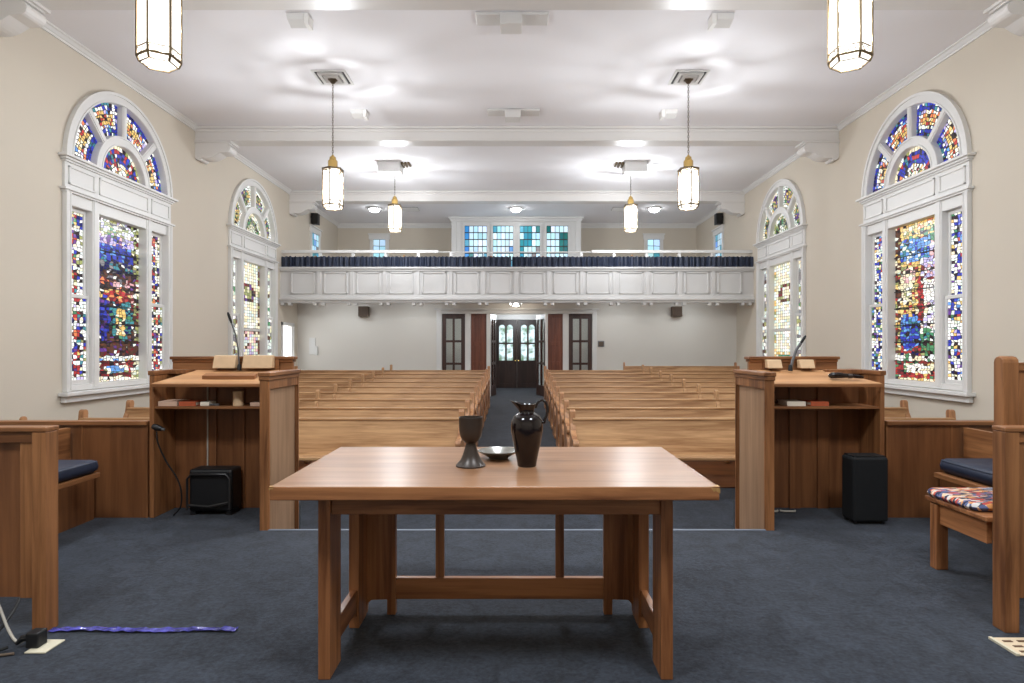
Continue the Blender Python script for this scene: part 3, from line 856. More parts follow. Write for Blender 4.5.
for rt, x in ((d1, -.05), (d2, .05)):
    build('door_knob', MB().lathe([(.0, 0), (.03, 0), (.03, .01), (.02, .03), (.028, .05), (.0, .065)], x, YG - .16, .86, 12), M['gold'], rt, smooth=True)
mb = MB().box(-.82, -.71, YG - .14, YG - .06, 0, 2.3).box(.70, .81, YG - .14, YG - .06, 0, 2.3).box(-.82, .81, YG - .14, YG - .06, 2.205, 2.36)
struct('trim_entrance', mb, M['trim'], 'white surround of the outer entrance doors', 'casing')
lt = thing('vestibule_light', 'faceted glass ceiling light under the balcony above the doorway', 'ceiling light', (-.03, 15.75, 2.53))
build('light_base', MB().lathe([(.12, 0), (.12, -.02), (.09, -.03)], -.03, 15.75, 2.55, 20), M['brass'], lt, smooth=True)
build('glass_shade', MB().lathe([(.10, -.03), (.155, -.05), (.16, -.11), (.13, -.17), (.05, -.20)], -.03, 15.75, 2.55, 12), emis('faceted_glass_lit', (1, .94, .84, 1), 6), lt)

# wall boxes
for x, nm in ((-4.05, 'left'), (4.22, 'right')):
    t = thing('wall_speaker', 'brown loudspeaker on the pale wall under the balcony, %s of the doors' % nm, 'speaker', (x, YN - .2, 2.0))
    build('cabinet', MB().box(x - .13, x + .13, YN - .2, YN, 2.12, 2.39), M['speakbrown'], t, bevel=.01)
    build('grille', MB().box(x - .11, x + .11, YN - .21, YN - .2, 2.14, 2.37), plain('brown_speaker_cloth_' + nm, rgb(76, 62, 52), .9), t)
for s, nm in ((-1, 'left'), (1, 'right')):
    t = thing('gallery_speaker', 'dark loudspeaker high on the %s wall above the balcony' % nm, 'speaker', (s * (W - .15), 17.6, 4.8))
    f = lambda a, t_, z: (s * (W - a), 17.5 + t_ - (a * .35 if a > 0 else 0), z - (a * .12 if a > 0 else 0))
    build('cabinet', MB().box(.03, .24, 0, .2, 4.80, 5.11, f), M['black'], t, bevel=.01)
    build('wall_bracket', MB().box(-.004, .1, .05, .12, 4.98, 5.03, f), M['steel'], t)
t = thing('thermostat', 'grey thermostat box on the wall right of the doors', 'thermostat', (2.24, YN - .03, 1.4))
build('backplate', MB().box(2.15, 2.32, YN - .015, YN, 1.32, 1.48), M['steel'], t)
build('cover', MB().box(2.17, 2.30, YN - .05, YN - .015, 1.34, 1.46), M['speakbrown'], t, bevel=.008)
t = thing('wall_phone', 'white telephone panel on the pale wall at the left under the balcony', 'telephone', (-5.4, YN - .03, 1.1))
build('panel_plate', MB().box(-5.53, -5.36, YN - .02, YN, 1.12, 1.56), M['trim'], t, bevel=.004)
build('handset', MB().box(-5.36, -5.30, YN - .06, YN, 1.10, 1.34), M['trim'], t, bevel=.012)

# ------------------------------------------------------------------ pews
PL = 2.28
def pew_end_profile():
    p = [(.06, 0), (.06, .30), (.10, .62), (.125, .86), (.13, .915)]
    for j in range(9):                                # rounded head
        a = -.1 + (PI + .2) * j / 8
        p.append((.085 + .042 * math.cos(a), .925 + .034 * math.sin(a)))
    p += [(.035, .86), (.02, .80), (-.03, .725), (-.12, .675), (-.24, .65)]
    for j in range(9):                                # scrolled arm tip
        a = PI / 2 + PI * 1.15 * j / 8
        p.append((-.36 + .045 * math.cos(a), .605 + .045 * math.sin(a)))
    p += [(-.37, .53), (-.43, .47), (-.46, .40), (-.44, .30), (-.40, .20), (-.41, .08), (-.44, .05), (-.44, 0)]
    return p
def make_pew(loc, label, group, dx):
    t = thing('pew', label, 'pew', loc, group)
    X, Y, Z = loc
    q = lambda x, y, z: (X + x, Y + y, Z + z)
    # leaning back panel with a cap
    mb = MB()
    y_of = lambda z: -.075 + (z - .40) / .46 * .10
    mb.hexa([q(-PL, y_of(.38), .38), q(PL, y_of(.38), .38), q(PL, y_of(.38) + .03, .38), q(-PL, y_of(.38) + .03, .38),
             q(-PL, y_of(.84), .84), q(PL, y_of(.84), .84), q(PL, y_of(.84) + .03, .84), q(-PL, y_of(.84) + .03, .84)])
    build('backrest', mb, M['pewX'], t)
    mb = MB()
    for z0, z1, e in ((.835, .862, .016),):
        mb.hexa([q(-PL, y_of(.85) - e, z0), q(PL, y_of(.85) - e, z0), q(PL, y_of(.85) + .045, z0), q(-PL, y_of(.85) + .045, z0),
                 q(-PL, y_of(.85) - e, z1), q(PL, y_of(.85) - e, z1), q(PL, y_of(.85) + .045, z1), q(-PL, y_of(.85) + .045, z1)])
    build('top_rail', mb, M['pewX'], t, bevel=.006)
    build('seat', MB().hexa([q(-PL, -.44, .435), q(PL, -.44, .435), q(PL, -.06, .405), q(-PL, -.06, .405), q(-PL, -.44, .472), q(PL, -.44, .472), q(PL, -.06, .44), q(-PL, -.06, .44)]), M['pewX'], t, bevel=.008)
    pr = pew_end_profile()
    for s in (-1, 1):
        mb = MB(); x0 = s * PL - .032
        mb.prism(pr, lambda a, b_, w_: q(w_, a, b_), x0, x0 + .064)
        build('pew_end', mb, M['pewend_shaded'], t, bevel=.008)
    mb = MB()
    sm = [(a - .012, b_ + .035 if b_ > .7 else b_) for a, b_ in pr]
    mb.prism(sm, lambda a, b_, w_: q(w_, a, b_), dx - .024, dx + .024)
    build('divider', mb, M['pewZ'], t, bevel=.005)
    return t
ORD = ['front', 'second', 'third', 'fourth', 'fifth', 'sixth', 'seventh', 'eighth', 'ninth']
XP = .667 + PL
PSP = .9
for s in (-1, 1):
    sd = 'left' if s < 0 else 'right'; proto = None
    for i in range(9):
        y = 7.39 + PSP * i
        lab = 'honey oak pew %s of the centre aisle, %s row back from the chancel' % (sd, ORD[i]) if i else 'front honey oak pew %s of the centre aisle, its whole backrest in view' % sd
        loc = (s * XP, y, nf(y))
        if proto is None: proto = make_pew(loc, lab, 'oak pews facing the chancel', s * .028)
        else: copy_thing(proto, loc, lab)
copy_thing(proto, (-XP, 6.47, nf(6.47)), 'oak pew against the left wall ahead of the front row, mostly behind the low screen').scale = (.42, 1, 1.06)
bpy.context.view_layer.update()
for o in COL.objects:
    if o.type == 'EMPTY' and o.scale.x < .5:
        o.location.x = -5.22 + PL * .42
        for ch in [c for c in COL.objects if c.parent == o and c.name.startswith('divider')]:
            bpy.data.objects.remove(ch)
        break
back_pew = copy_thing(proto, (4.13, 15.65, nf(15.65) + .02), 'oak pew standing alone against the wall at the back right')
back_pew.scale = (.62, 1, 1)
for ch in [c for c in COL.objects if c.parent == back_pew and c.name.startswith('divider')]:
    bpy.data.objects.remove(ch)
for s, nm in ((-1, 'left'), (1, 'right')):
    copy_thing(proto, (s * 2.95, 16.0, 2.72), 'oak pew up in the balcony behind the %s half of the curtain' % nm)

# ------------------------------------------------------------------ hanging lanterns
def make_lantern(loc, label, zb):
    X, Y, Zc = loc                       # loc on the ceiling
    t = thing('pendant_lantern', label, 'pendant light', loc, 'hexagonal pendant lanterns')
    zt = zb + .56; R = .147
    hexp = [(R * math.cos(-PI / 2 + k * PI / 3), R * math.sin(-PI / 2 + k * PI / 3)) for k in range(6)]
    ins = [(a * .95, b_ * .95) for a, b_ in hexp]
    low = [(a * .80, b_ * .80) for a, b_ in hexp]
    mb = MB()
    vs = [(X + a, Y + b_, zb + .06) for a, b_ in ins] + [(X + a, Y + b_, zt) for a, b_ in ins] + [(X + a * .86, Y + b_ * .86, zb + .008) for a, b_ in ins]
    fs = [(k, (k + 1) % 6, 6 + (k + 1) % 6, 6 + k) for k in range(6)] + [(12 + k, 12 + (k + 1) % 6, (k + 1) % 6, k) for k in range(6)] + [tuple(12 + k for k in range(5, -1, -1)), tuple(6 + k for k in range(6))]
    mb.add(vs, fs); build('glass_shade', mb, M['milk'], t)
    mb = MB()
    for k in range(6):
        a, b_ = hexp[k]; c_, d_ = hexp[(k + 1) % 6]
        mb.tube([(X + a, Y + b_, zb + .04), (X + a, Y + b_, zt + .01)], .010, 6)
        mb.tube([(X + a, Y + b_, zb + .04), (X + a * .88, Y + b_ * .88, zb)], .010, 6)
        for z, r_ in ((zb + .045, .011), (zb + .105, .006), (zt - .012, .008)):
            mb.tube([(X + a, Y + b_, z), (X + c_, Y + d_, z)], r_, 6)
        mb.tube([(X + a * .88, Y + b_ * .88, zb), (X + c_ * .88, Y + d_ * .88, zb)], .006, 6)
        # scroll frieze and arched head of each face
        pts = [(X + a + (c_ - a) * u / 16, Y + b_ + (d_ - b_) * u / 16, zb + .075 + .018 * math.sin(u / 16 * 4 * PI)) for u in range(17)]
        mb.tube(pts, .0035, 5)
        pts = [(X + a + (c_ - a) * u / 12, Y + b_ + (d_ - b_) * u / 12, zt - .085 + .065 * math.sin(u / 12 * PI)) for u in range(13)]
        mb.tube(pts, .004, 5)
    build('brass_frame', mb, M['brass'], t, smooth=True)
    mb = MB()
    for k in range(6):                   # hexagonal rim and three arms up to the fitter, glass roof added for uplight
        a, b_ = hexp[k]; c_, d_ = hexp[(k + 1) % 6]
        mb.prism([(a * 1.1, b_ * 1.1), (c_ * 1.1, d_ * 1.1), (c_ * .93, d_ * .93), (a * .93, b_ * .93)], lambda p, q_, z: (X + p, Y + q_, z), zt, zt + .028)
        if k % 2: mb.tube([(X + a * .95, Y + b_ * .95, zt + .02), (X + a * .45, Y + b_ * .45, zt + .055)], .006, 6)
    build('cap', mb, M['brass'], t, bevel=.004)
    mb = MB().lathe([(.078, .045), (.078, .05), (.07, .06), (.07, .14), (.06, .155), (.05, .16), (.045, .20), (.025, .215), (.012, .235)], X, Y, zt, 20)
    build('fitter', mb, M['gold'], t, smooth=True)
    mb = MB()
    z = zt + .225; i = 0
    while z < C - .085:
        pts = []
        for k in range(10):
            a = 2 * PI * k / 10
            u, w_ = .011 * math.cos(a), .024 * math.sin(a)
            pts.append((X + (u if i % 2 else 0), Y + (0 if i % 2 else u), z + .022 + w_))
        mb.tube(pts, .0038, 5, closed=True)
        z += .037; i += 1
    build('chain', mb, M['chain'], t, smooth=True)
    mb = MB().lathe([(.02, -.10), (.035, -.085), (.05, -.06), (.075, -.045), (.085, -.02), (.085, .0)], X, Y, C, 20)
    build('canopy', mb, M['chain'], t, smooth=True)
    return t
LAMP = (.90, .95, 1.0)
LX = (-2.73, 2.54)
for y, nm, zb in ((4.73, 'nearest the camera above the chancel', 3.47), (9.19, 'between the large stained glass windows', 3.37), (13.85, 'in front of the balcony', 3.90)):
    lp = None
    for x in LX:
        lab = 'brass framed hexagonal lantern hanging on the %s %s' % ('left' if x < 0 else 'right', nm)
        if lp is None: lp = make_lantern((x, y, C), lab, zb)
        else: copy_thing(lp, (x, y, C), lab)
        for dz, ox, oy in ((.12, -.055, .03), (.20, .055, -.03), (.27, -.06, -.02), (.34, .05, .05), (.41, -.05, .045), (.48, .06, 0)):   # a cluster of bulbs inside every lantern
            l = bpy.data.lights.new('lantern_bulb', 'POINT'); l.energy = 28; l.shadow_soft_size = .02; l.color = LAMP
            o = bpy.data.objects.new('lantern_bulb', l); COL.objects.link(o); o.location = (x + ox, y + oy, zb + dz)

# ceiling diffusers, spots and boxes
def diffuser(x, y, label, s=.25, name='ceiling_vent'):
    t = thing(name, label, 'vent', (x, y, C), 'square ceiling vents')
    build('dark_gap', MB().box(x - s + .01, x + s - .01, y - s + .01, y + s - .01, C - .008, C), M['ventdark'], t)
    mb = MB()
    for k, w_ in ((1.0, .035), (.72, .05), (.44, .05)):
        a = s * k; z0, z1 = C - .02 - (1 - k) * .05, C - .004
        mb.box(x - a, x + a, y - a, y - a + w_, z0, z1).box(x - a, x + a, y + a - w_, y + a, z0, z1).box(x - a, x - a + w_, y - a + w_, y + a - w_, z0, z1).box(x + a - w_, x + a, y - a + w_, y + a - w_, z0, z1)
    build('louver_frame', mb, M['trim'], t, bevel=.004)
for x, nm in zip(LX, ('left', 'right')):
    diffuser(x, 9.19, 'square louvred ceiling vent around the chain of the %s middle lantern' % nm)
def spot(x, y, label, s):
    t = thing('ceiling_spotlight', label, 'spotlight', (x, y, C), 'white ceiling spotlights')
    mb = MB().hexa([(x - .10, y - .06, C - .07), (x + .10, y - .06, C - .07), (x + .10, y + .08, C - .11), (x - .10, y + .08, C - .11), (x - .11, y - .08, C), (x + .11, y - .08, C), (x + .11, y + .10, C), (x - .11, y + .10, C)])
    build('housing', mb, M['trim'], t, bevel=.01)
    xs = x + s * .112
    mb = MB().box(min(xs, xs + s * .05), max(xs, xs - s * .0 + s * .05), y - .08, y + .10, C - .13, C - .005)
    build('side_baffle', mb, plain('spot_baffle', rgb(232, 230, 226), .4), t)
for x, y, nm in ((-2.66, 7.5, 'left, behind the nearest beam'), (2.5, 7.5, 'right, behind the nearest beam'), (-2.70, 10.5, 'left, behind the middle lantern'), (2.6, 10.5, 'right, behind the middle lantern')):
    spot(x, y, 'white box spotlight on the ceiling at the ' + nm, 1 if x < 0 else -1)
for y, nm in ((7.5, 'nearest the chancel'), (10.5, 'before the middle beam')):
    t = thing('ceiling_projector_box', 'white winged box on the ceiling centre line ' + nm, 'ceiling box', (-.07, y, C))
    build('wing_plate', MB().box(-.50, .38, y - .10, y + .16, C - .035, C), M['trim'], t, bevel=.01)
    build('box_body', MB().box(-.20, .06, y - .14, y + .12, C - .16, C - .035), M['trim'], t, bevel=.01)
for x, nm in zip(LX, ('left', 'right')):
    t = thing('ceiling_air_box', 'white air box on the ceiling beside the %s far lantern' % nm, 'air box', (x, 13.5, C))
    s = 1 if x < 0 else -1
    cx = x - .03 * s
    build('box_body', MB().box(cx - .24, cx + .24, 13.35, 13.75, C - .22, C), M['trim'], t, bevel=.01)
    mb = MB()
    for j in range(3): mb.box(cx + s * (.27 + j * .07) - .02, cx + s * (.27 + j * .07) + .02, 13.4, 13.7, C - .05 + .01 * j, C)
    build('louver', mb, M['brass'], t)
for x, nm in ((-3.15, 'left'), (3.05, 'right')):
    y = 17.95
    t = thing('gallery_vent', 'grey louvred ceiling vent above the balcony on the %s' % nm, 'vent', (x, y, C))
    mb = MB().box(x - .3, x + .3, y - .2, y + .2, C - .012, C)
    build('vent_back', mb, M['ventdark'], t)
    mb = MB()
    for j in range(5): mb.box(x - .3, x + .3, y - .2 + j * .09, y - .16 + j * .09, C - .03, C - .01)
    build('louver', mb, M['trim'], t)
for x, nm in ((-4.1, 'left'), (-.03, 'centre'), (3.95, 'right')):
    y = 17.85
    t = thing('flush_ceiling_light', 'bright flush dome light on the gallery ceiling, %s one of three' % nm, 'ceiling light', (x, y, C))
    build('light_base', MB().lathe([(.20, 0), (.20, -.03), (.17, -.04)], x, y, C, 24), M['trim'], t, smooth=True)
    build('glass_dome', MB().lathe([(.14, -.04), (.125, -.08), (.085, -.11), (.03, -.122)], x, y, C, 24), M['flush'], t, smooth=True)

# ------------------------------------------------------------------ pulpits and screens
def pulpit(m, name, label, cat):
    """m=-1 left, +1 right; distances from the centre line"""
    X = lambda a: m * a
    def bx(mb, a, b_, y0, y1, z0, z1):
        x0, x1 = sorted((m * a, m * b_)); return mb.box(x0, x1, y0, y1, z0, z1)
    t = thing(name, label, cat, (m * 2.3, 4.9, 0))
    # inner side: corner post, framed panel, moulded cap; runs down past the platform edge
    mb = MB(); bx(mb, 1.797, 1.856, 4.467, 4.52, -.495, 1.08)
    build('corner_post', mb, M['oakZ'], t, bevel=.004)
    mb = MB(); bx(mb, 1.812, 1.845, 4.521, 5.089, -.495, 1.08)
    build('side_panel', mb, M['panel'], t)
    mb = MB()
    bx(mb, 1.790, 1.812, 4.475, 4.50, -.495, 1.075); bx(mb, 1.790, 1.812, 5.07, 5.09, -.495, 1.075); bx(mb, 1.793, 1.812, 4.50, 5.07, 1.01, 1.075)
    bx(mb, 1.80, 1.812, 4.508, 4.516, -.495, 1.005); bx(mb, 1.80, 1.812, 5.052, 5.062, -.495, 1.005)
    build('panel_frame', mb, M['oakZ'], t, bevel=.003)
    mb = MB(); bx(mb, 1.775, 1.865, 4.455, 5.10, 1.105, 1.135); bx(mb, 1.785, 1.86, 4.46, 5.097, 1.075, 1.105)
    build('side_cap', mb, M['oakY'], t, bevel=.005)
    # outer side
    mb = MB(); bx(mb, 2.80, 2.835, 4.78, 5.22, 0, 1.10)
    build('outer_side', mb, M['oakZ'], t, bevel=.003)
    mb = MB(); bx(mb, 2.793, 2.843, 4.772, 5.26, 1.10, 1.135); 
    if m < 0: bx(mb, 2.66, 2.80, 4.98, 5.22, 1.10, 1.135)
    else: bx(mb, 2.50, 2.80, 5.02, 5.22, 1.10, 1.135)
    build('outer_cap', mb, M['oakY'], t, bevel=.005)
    # bowed front towards the congregation
    mb = MB()
    mb.box(min(X(1.845), X(2.80)), max(X(1.845), X(2.80)), 5.08, 5.12, 0, 1.10)
    for a in (2.50, 2.27):
        bx(mb, a - .045, a + .045, 5.06, 5.08, 0, 1.09)
    build('front_panel', mb, M['ply'], t, bevel=.003)
    la, lb = (1.845, 2.86) if m < 0 else (1.91, 2.66)
    mb = MB()
    bx(mb, la + .01, lb - .01, 5.13, 5.17, 1.0, 1.215); bx(mb, la + .03, lb - .03, 5.11, 5.13, 1.0, 1.13)
    if m < 0:
        for a in (2.49, 1.98): bx(mb, a - .02, a + .02, 5.10, 5.14, 1.0, 1.215)
    else:
        for a in (2.37, 2.05, 2.12, 2.44): bx(mb, a - .02, a + .02, 5.10, 5.14, 1.0, 1.215)
    build('ledge_panel', mb, M['oakX'], t, bevel=.003)
    mb = MB(); bx(mb, la, lb, 5.10, 5.22, 1.215, 1.24); bx(mb, la + .01, lb - .01, 5.115, 5.21, 1.195, 1.215)
    build('ledge_cap', mb, M['oakX'], t, bevel=.005)
    for a, b_ in (((2.47, 2.288), (2.232, 1.99)) if m < 0 else ((2.035, 2.155), (2.30, 2.42))):
        mb = MB(); x0, x1 = sorted((m * a, m * b_))
        zt = 1.25 if m < 0 else 1.215
        mb.hexa([(x0, 5.02, 1.145), (x1, 5.02, 1.145), (x1, 5.095, 1.145), (x0, 5.095, 1.145), (x0, 5.055, zt), (x1, 5.055, zt), (x1, 5.095, zt), (x0, 5.095, zt)])
        build('tan_ledge_block', mb, M['tan'], t, bevel=.006, label='tan block along the ledge')  # tan slanted blocks set in front of the ledge
    # sloped reading desk, shelf
    x0, x1 = sorted((X(1.858), X(2.80)))
    xr0, xr1 = sorted((X(1.858), X(2.62 if m < 0 else 2.56)))
    mb = MB()
    def desk(za, zb, ya, yb):
        mb.hexa([(x0, ya, za - .03), (x1, ya, za - .03), (xr1, yb, zb - .03), (xr0, yb, zb - .03), (x0, ya, za), (x1, ya, za), (xr1, yb, zb), (xr0, yb, zb)])
    desk(1.04, 1.13, 4.75, 5.08)
    build('reading_desk', mb, M['desk'], t, bevel=.004)
    mb = MB(); bx(mb, 1.858, 2.80, 4.735, 4.755, 1.012, 1.036)
    build('desk_nosing', mb, M['oakX'], t, bevel=.003)
    if m < 0:
        mb = MB(); zz = lambda y: 1.04 + (y - 4.75) / .33 * .09
        mb.hexa([(-2.46, 4.84, zz(4.84)), (-2.05, 4.84, zz(4.84)), (-2.05, 4.90, zz(4.90)), (-2.46, 4.90, zz(4.90)), (-2.46, 4.84, zz(4.84) + .03), (-2.05, 4.84, zz(4.84) + .03), (-2.05, 4.90, zz(4.9) + .03), (-2.46, 4.90, zz(4.9) + .03)])
        build('book_stop', mb, M['oakX'], t, bevel=.003)
    mb = MB(); bx(mb, 1.858, 2.80, 4.79, 5.06, .838, .858)
    build('shelf', mb, M['oakX'], t, bevel=.003)
    # conduit / cable on the back panel
    px = 2.52 if m < 0 else 2.04
    if m < 0:
        mb = MB().tube([(X(px), 5.05, 1.10), (X(px), 5.05, .36), (X(px) - .01, 5.05, .31), (X(px) - .06, 5.05, .26)], .006, 8)
        build('conduit', mb, M['cablegrey'], t, smooth=True)
    else:
        mb = MB().tube([(X(px), 5.06, 1.02), (X(px) + .06, 5.05, .95), (X(px) + .03, 5.05, .88), (X(px) + .05, 5.05, .6), (X(px) - .03, 5.05, .3), (X(px), 5.04, .03)], .006, 8)
        build('wire', mb, M['cable'], t, smooth=True)
    return t
pulpit(-1, 'pulpit', 'oak pulpit with open back on the left of the chancel steps', 'pulpit')
pulpit(1, 'lectern', 'oak lectern with open back on the right of the chancel steps', 'lectern')

def gooseneck(pts, label, r=.0065):
    t = thing('gooseneck_microphone', label, 'microphone', pts[0])
    x, y, z = pts[0]
    build('mount', MB().lathe([(.017, -.0), (.017, .03), (.011, .05)], x, y, z, 14), M['black'], t, smooth=True)
    build('gooseneck', MB().tube(pts, r, 8), M['steel'], t, smooth=True)
    a, b_ = Vector(pts[-2]), Vector(pts[-1]); d = (b_ - a).normalized()
    build('capsule', MB().tube([b_ - d * .02, b_ + d * .01, b_ + d * .05, b_ + d * .07], [.007, .011, .011, .006], 10), M['black'], t, smooth=True)
gooseneck([(-2.26, 5.045, 1.128), (-2.26, 5.04, 1.20), (-2.262, 5.03, 1.30), (-2.275, 5.01, 1.42), (-2.30, 4.98, 1.53)], 'thin gooseneck microphone standing up between the two tan blocks of the pulpit')
gooseneck([(2.205, 5.0, 1.125), (2.22, 5.0, 1.20), (2.25, 5.0, 1.29), (2.285, 4.99, 1.35)], 'thick gooseneck microphone leaning right on the lectern ledge', .012)

def box_thing(name, label, cat, x0, x1, y0, y1, z0, z1, mat, bevel=.003, group=None):
    o = build(name, MB().box(x0, x1, y0, y1, z0, z1), mat, None, ((x0 + x1) / 2, (y0 + y1) / 2, z0), bevel=bevel)
    return tag(o, label, cat, group)
def book(label, x0, x1, y0, y1, z0, z1, cover):
    t = thing('book', label, 'book', ((x0 + x1) / 2, (y0 + y1) / 2, z0))
    h = z1 - z0; c_ = min(.006, h * .18)
    mb = MB().box(x0, x1, y0, y1, z0, z0 + c_).box(x0, x1, y0, y1, z1 - c_, z1).box(x0, x1, y0, y0 + .006, z0 + c_, z1 - c_)
    build('cover', mb, cover, t)
    build('pages', MB().box(x0 + .004, x1 - .004, y0 + .006, y1 - .006, z0 + c_, z1 - c_), M['cream'], t)
SZ = .859
book('thick cream book lying at the left end of the pulpit shelf', -2.79, -2.645, 4.82, 5.02, SZ, SZ + .036, M['pinkbook'])
book('orange covered book on the pulpit shelf', -2.63, -2.50, 4.82, 4.99, SZ, SZ + .034, M['redbook'])
box_thing('paper_pad', 'small white pad of notes beside the orange book in the pulpit', 'notepad', -2.47, -2.40, 4.83, 4.95, SZ, SZ + .03, M['cream'])
o = build('keys', MB().tube([(-2.385 + .018 * math.cos(a * PI / 4), 4.85 + .018 * math.sin(a * PI / 4), SZ + .008) for a in range(8)], .004, 6, closed=True).box(-2.375, -2.335, 4.85, 4.87, SZ, SZ + .016), M['steel'], None, (-2.37, 4.85, SZ))
tag(o, 'dark bunch of keys beside the white notes on the pulpit shelf', 'keys')
o = build('tan_canister', MB().lathe([(.0, 0), (.040, 0), (.040, .008), (.038, .012), (.038, .095), (.040, .10), (.040, .112), (.0, .114)], -2.19, 4.87, SZ, 24), M['tan'], None, (-2.19, 4.87, SZ), smooth=True)
tag(o, 'tan cylindrical canister standing on the pulpit shelf', 'canister')
book('pinkish cream book lying at the right end of the pulpit shelf', -2.075, -1.875, 4.82, 5.0, SZ, SZ + .028, M['pinkbook'])
book('white book lying on the lectern shelf', 2.10, 2.245, 4.82, 5.0, SZ, SZ + .034, M['cream'])
book('orange red book lying on the lectern shelf', 2.285, 2.425, 4.82, 5.0, SZ, SZ + .034, M['redbook'])
# dark rolled case on the lectern desk
t = thing('spectacle_case', 'dark soft case with a pale band on the lectern desk', 'case', (2.56, 4.83, 1.09))
zz = 1.092
build('case_body', MB().tube([(2.43, 4.83, zz), (2.45, 4.83, zz + .004), (2.50, 4.83, zz + .006), (2.56, 4.825, zz + .002), (2.575, 4.825, zz)], [.012, .024, .024, .018, .014], 12), M['glaze'], t, smooth=True)
build('band', MB().tube([(2.575, 4.825, zz), (2.605, 4.82, zz)], .019, 12), M['pewter'], t, smooth=True)
build('tail', MB().tube([(2.605, 4.82, zz), (2.66, 4.81, zz - .006), (2.685, 4.80, zz - .012)], [.016, .014, .008], 10), M['glaze'], t, smooth=True)

# low screens each side
def low_screen(m, name, label):
    mb = MB(); t = thing(name, label, 'screen', (m * 3.9, 4.8, 0))
    x0, x1 = sorted((m * 2.85, m * 5.3))
    build('panel', mb.box(x0, x1, 4.79, 4.825, .0, .715), M['ply'], t)
    for a in (2.85, 3.35, 4.1, 4.8):
        xa, xb = sorted((m * a, m * (a + .012)))
        build('stile', MB().box(xa, xb, 4.783, 4.79, .0, .715), M['oakZ'], t)
    build('cap', MB().box(x0, x1, 4.765, 4.85, .715, .747), M['oakX'], t, bevel=.005)
low_screen(-1, 'choir_screen', 'low oak screen between the left bench and the pulpit')
low_screen(1, 'choir_screen', 'low oak screen between the lectern and the right bench')
def side_bench(m, label):
    t = thing('sedilia_bench', label, 'bench', (m * 3.2, 4.0, 0))
    def bx(mb, a, b_, y0, y1, z0, z1):
        x0, x1 = sorted((m * a, m * b_)); return mb.box(x0, x1, y0, y1, z0, z1)
    ya = 3.1 if m < 0 else 3.85
    build('seat_board', bx(MB(), 2.955, 3.42, ya, 4.40, .395, .43), M['oakY'], t, bevel=.006)
    build('base', bx(MB(), 3.24, 3.28, ya, 4.75, 0, .395), M['ply'], t)
    build('backrest', bx(MB(), 3.42, 3.46, ya, 4.75, 0, .70), M['oakY'], t)
    return t
side_bench(-1, 'built in oak bench running back to the left low screen')
side_bench(1, 'built in oak bench running back to the right low screen')
def cushion(name, x0, x1, y0, y1, z0, z1, mat, label, r=.035, piping=True):
    t = thing(name, label, 'cushion', ((x0 + x1) / 2, (y0 + y1) / 2, z0))
    mb = MB(); n = 12
    rows = [(-r, 0), (-.006, .25), (0, .5), (-.006, .8), (-r * .9, 1)]
    vs = []; outl = []
    rc = .07
    for cx, cy, a0 in ((x1 - rc, y1 - rc, 0), (x0 + rc, y1 - rc, PI / 2), (x0 + rc, y0 + rc, PI), (x1 - rc, y0 + rc, 3 * PI / 2)):
        for j in range(6):
            a = a0 + PI / 2 * j / 5
            outl.append((cx, cy, math.cos(a), math.sin(a)))
    for ins_, h in rows:
        for cx, cy, c_, d_ in outl:
            vs.append((cx + c_ * (rc + ins_), cy + d_ * (rc + ins_), z0 + (z1 - z0) * h))
    m_ = len(outl); fs = []
    for k in range(len(rows) - 1):
        for i in range(m_):
            fs.append((k * m_ + i, k * m_ + (i + 1) % m_, (k + 1) * m_ + (i + 1) % m_, (k + 1) * m_ + i))
    fs += [tuple(range(m_ - 1, -1, -1)), tuple((len(rows) - 1) * m_ + i for i in range(m_))]
    mb.add(vs, fs)
    build('cushion_body', mb, mat, t, smooth=True)
    if piping:
        for z_ in (.86,):
            pts = [(cx + c_ * (rc - .012), cy + d_ * (rc - .012), z0 + (z1 - z0) * z_) for cx, cy, c_, d_ in outl]
            build('piping', MB().tube(pts, .006, 6, closed=True), M['navy'], t, smooth=True)
    return t
cushion('bench_cushion', -3.41, -2.95, 3.2, 4.42, .431, .52, M['navy'], 'navy cushion on the built in bench at the left')
cushion('bench_cushion', 2.98, 3.41, 3.87, 4.42, .431, .53, M['navy'], 'navy cushion on the built in bench at the right, beyond the tall chair')

# foreground prayer desks
def prayer_desk(m, label):
    t = thing('prayer_desk', label, 'prayer desk', (m * 2.9, 2.9, 0))
    dx = -.02 if m < 0 else .06
    def bx(mb, a, b_, y0, y1, z0, z1):
        x0, x1 = sorted((m * (a + dx), m * (b_ + dx))); return mb.box(x0, x1, y0, y1, z0, z1)
    build('end_post', bx(MB(), 2.19, 2.255, 2.855, 2.935, 0, .925), M['oakZ'], t, bevel=.003)
    build('stile', bx(MB(), 2.255, 2.32, 2.868, 2.92, .155, .90), M['oakZ'], t, bevel=.003)
    build('front_panel', bx(MB(), 2.32, 3.6, 2.885, 2.915, .155, .90), M['ply'], t)
    mb = bx(MB(), 2.255, 3.6, 2.862, 2.925, .875, .925)
    build('upper_rail', mb, M['oakX'], t, bevel=.003)
    mb = bx(MB(), 2.189, 3.62, 2.852, 2.94, .925, .948)
    build('top_cap', mb, M['oakX'], t, bevel=.005)
    build('far_post', bx(MB(), 3.56, 3.62, 2.855, 2.935, 0, .925), M['oakZ'], t, bevel=.003)
    return t
prayer_desk(-1, 'oak prayer desk front cut off at the left edge, above the cables')
prayer_desk(1, 'oak prayer desk front cut off at the right edge, before the tall chair')

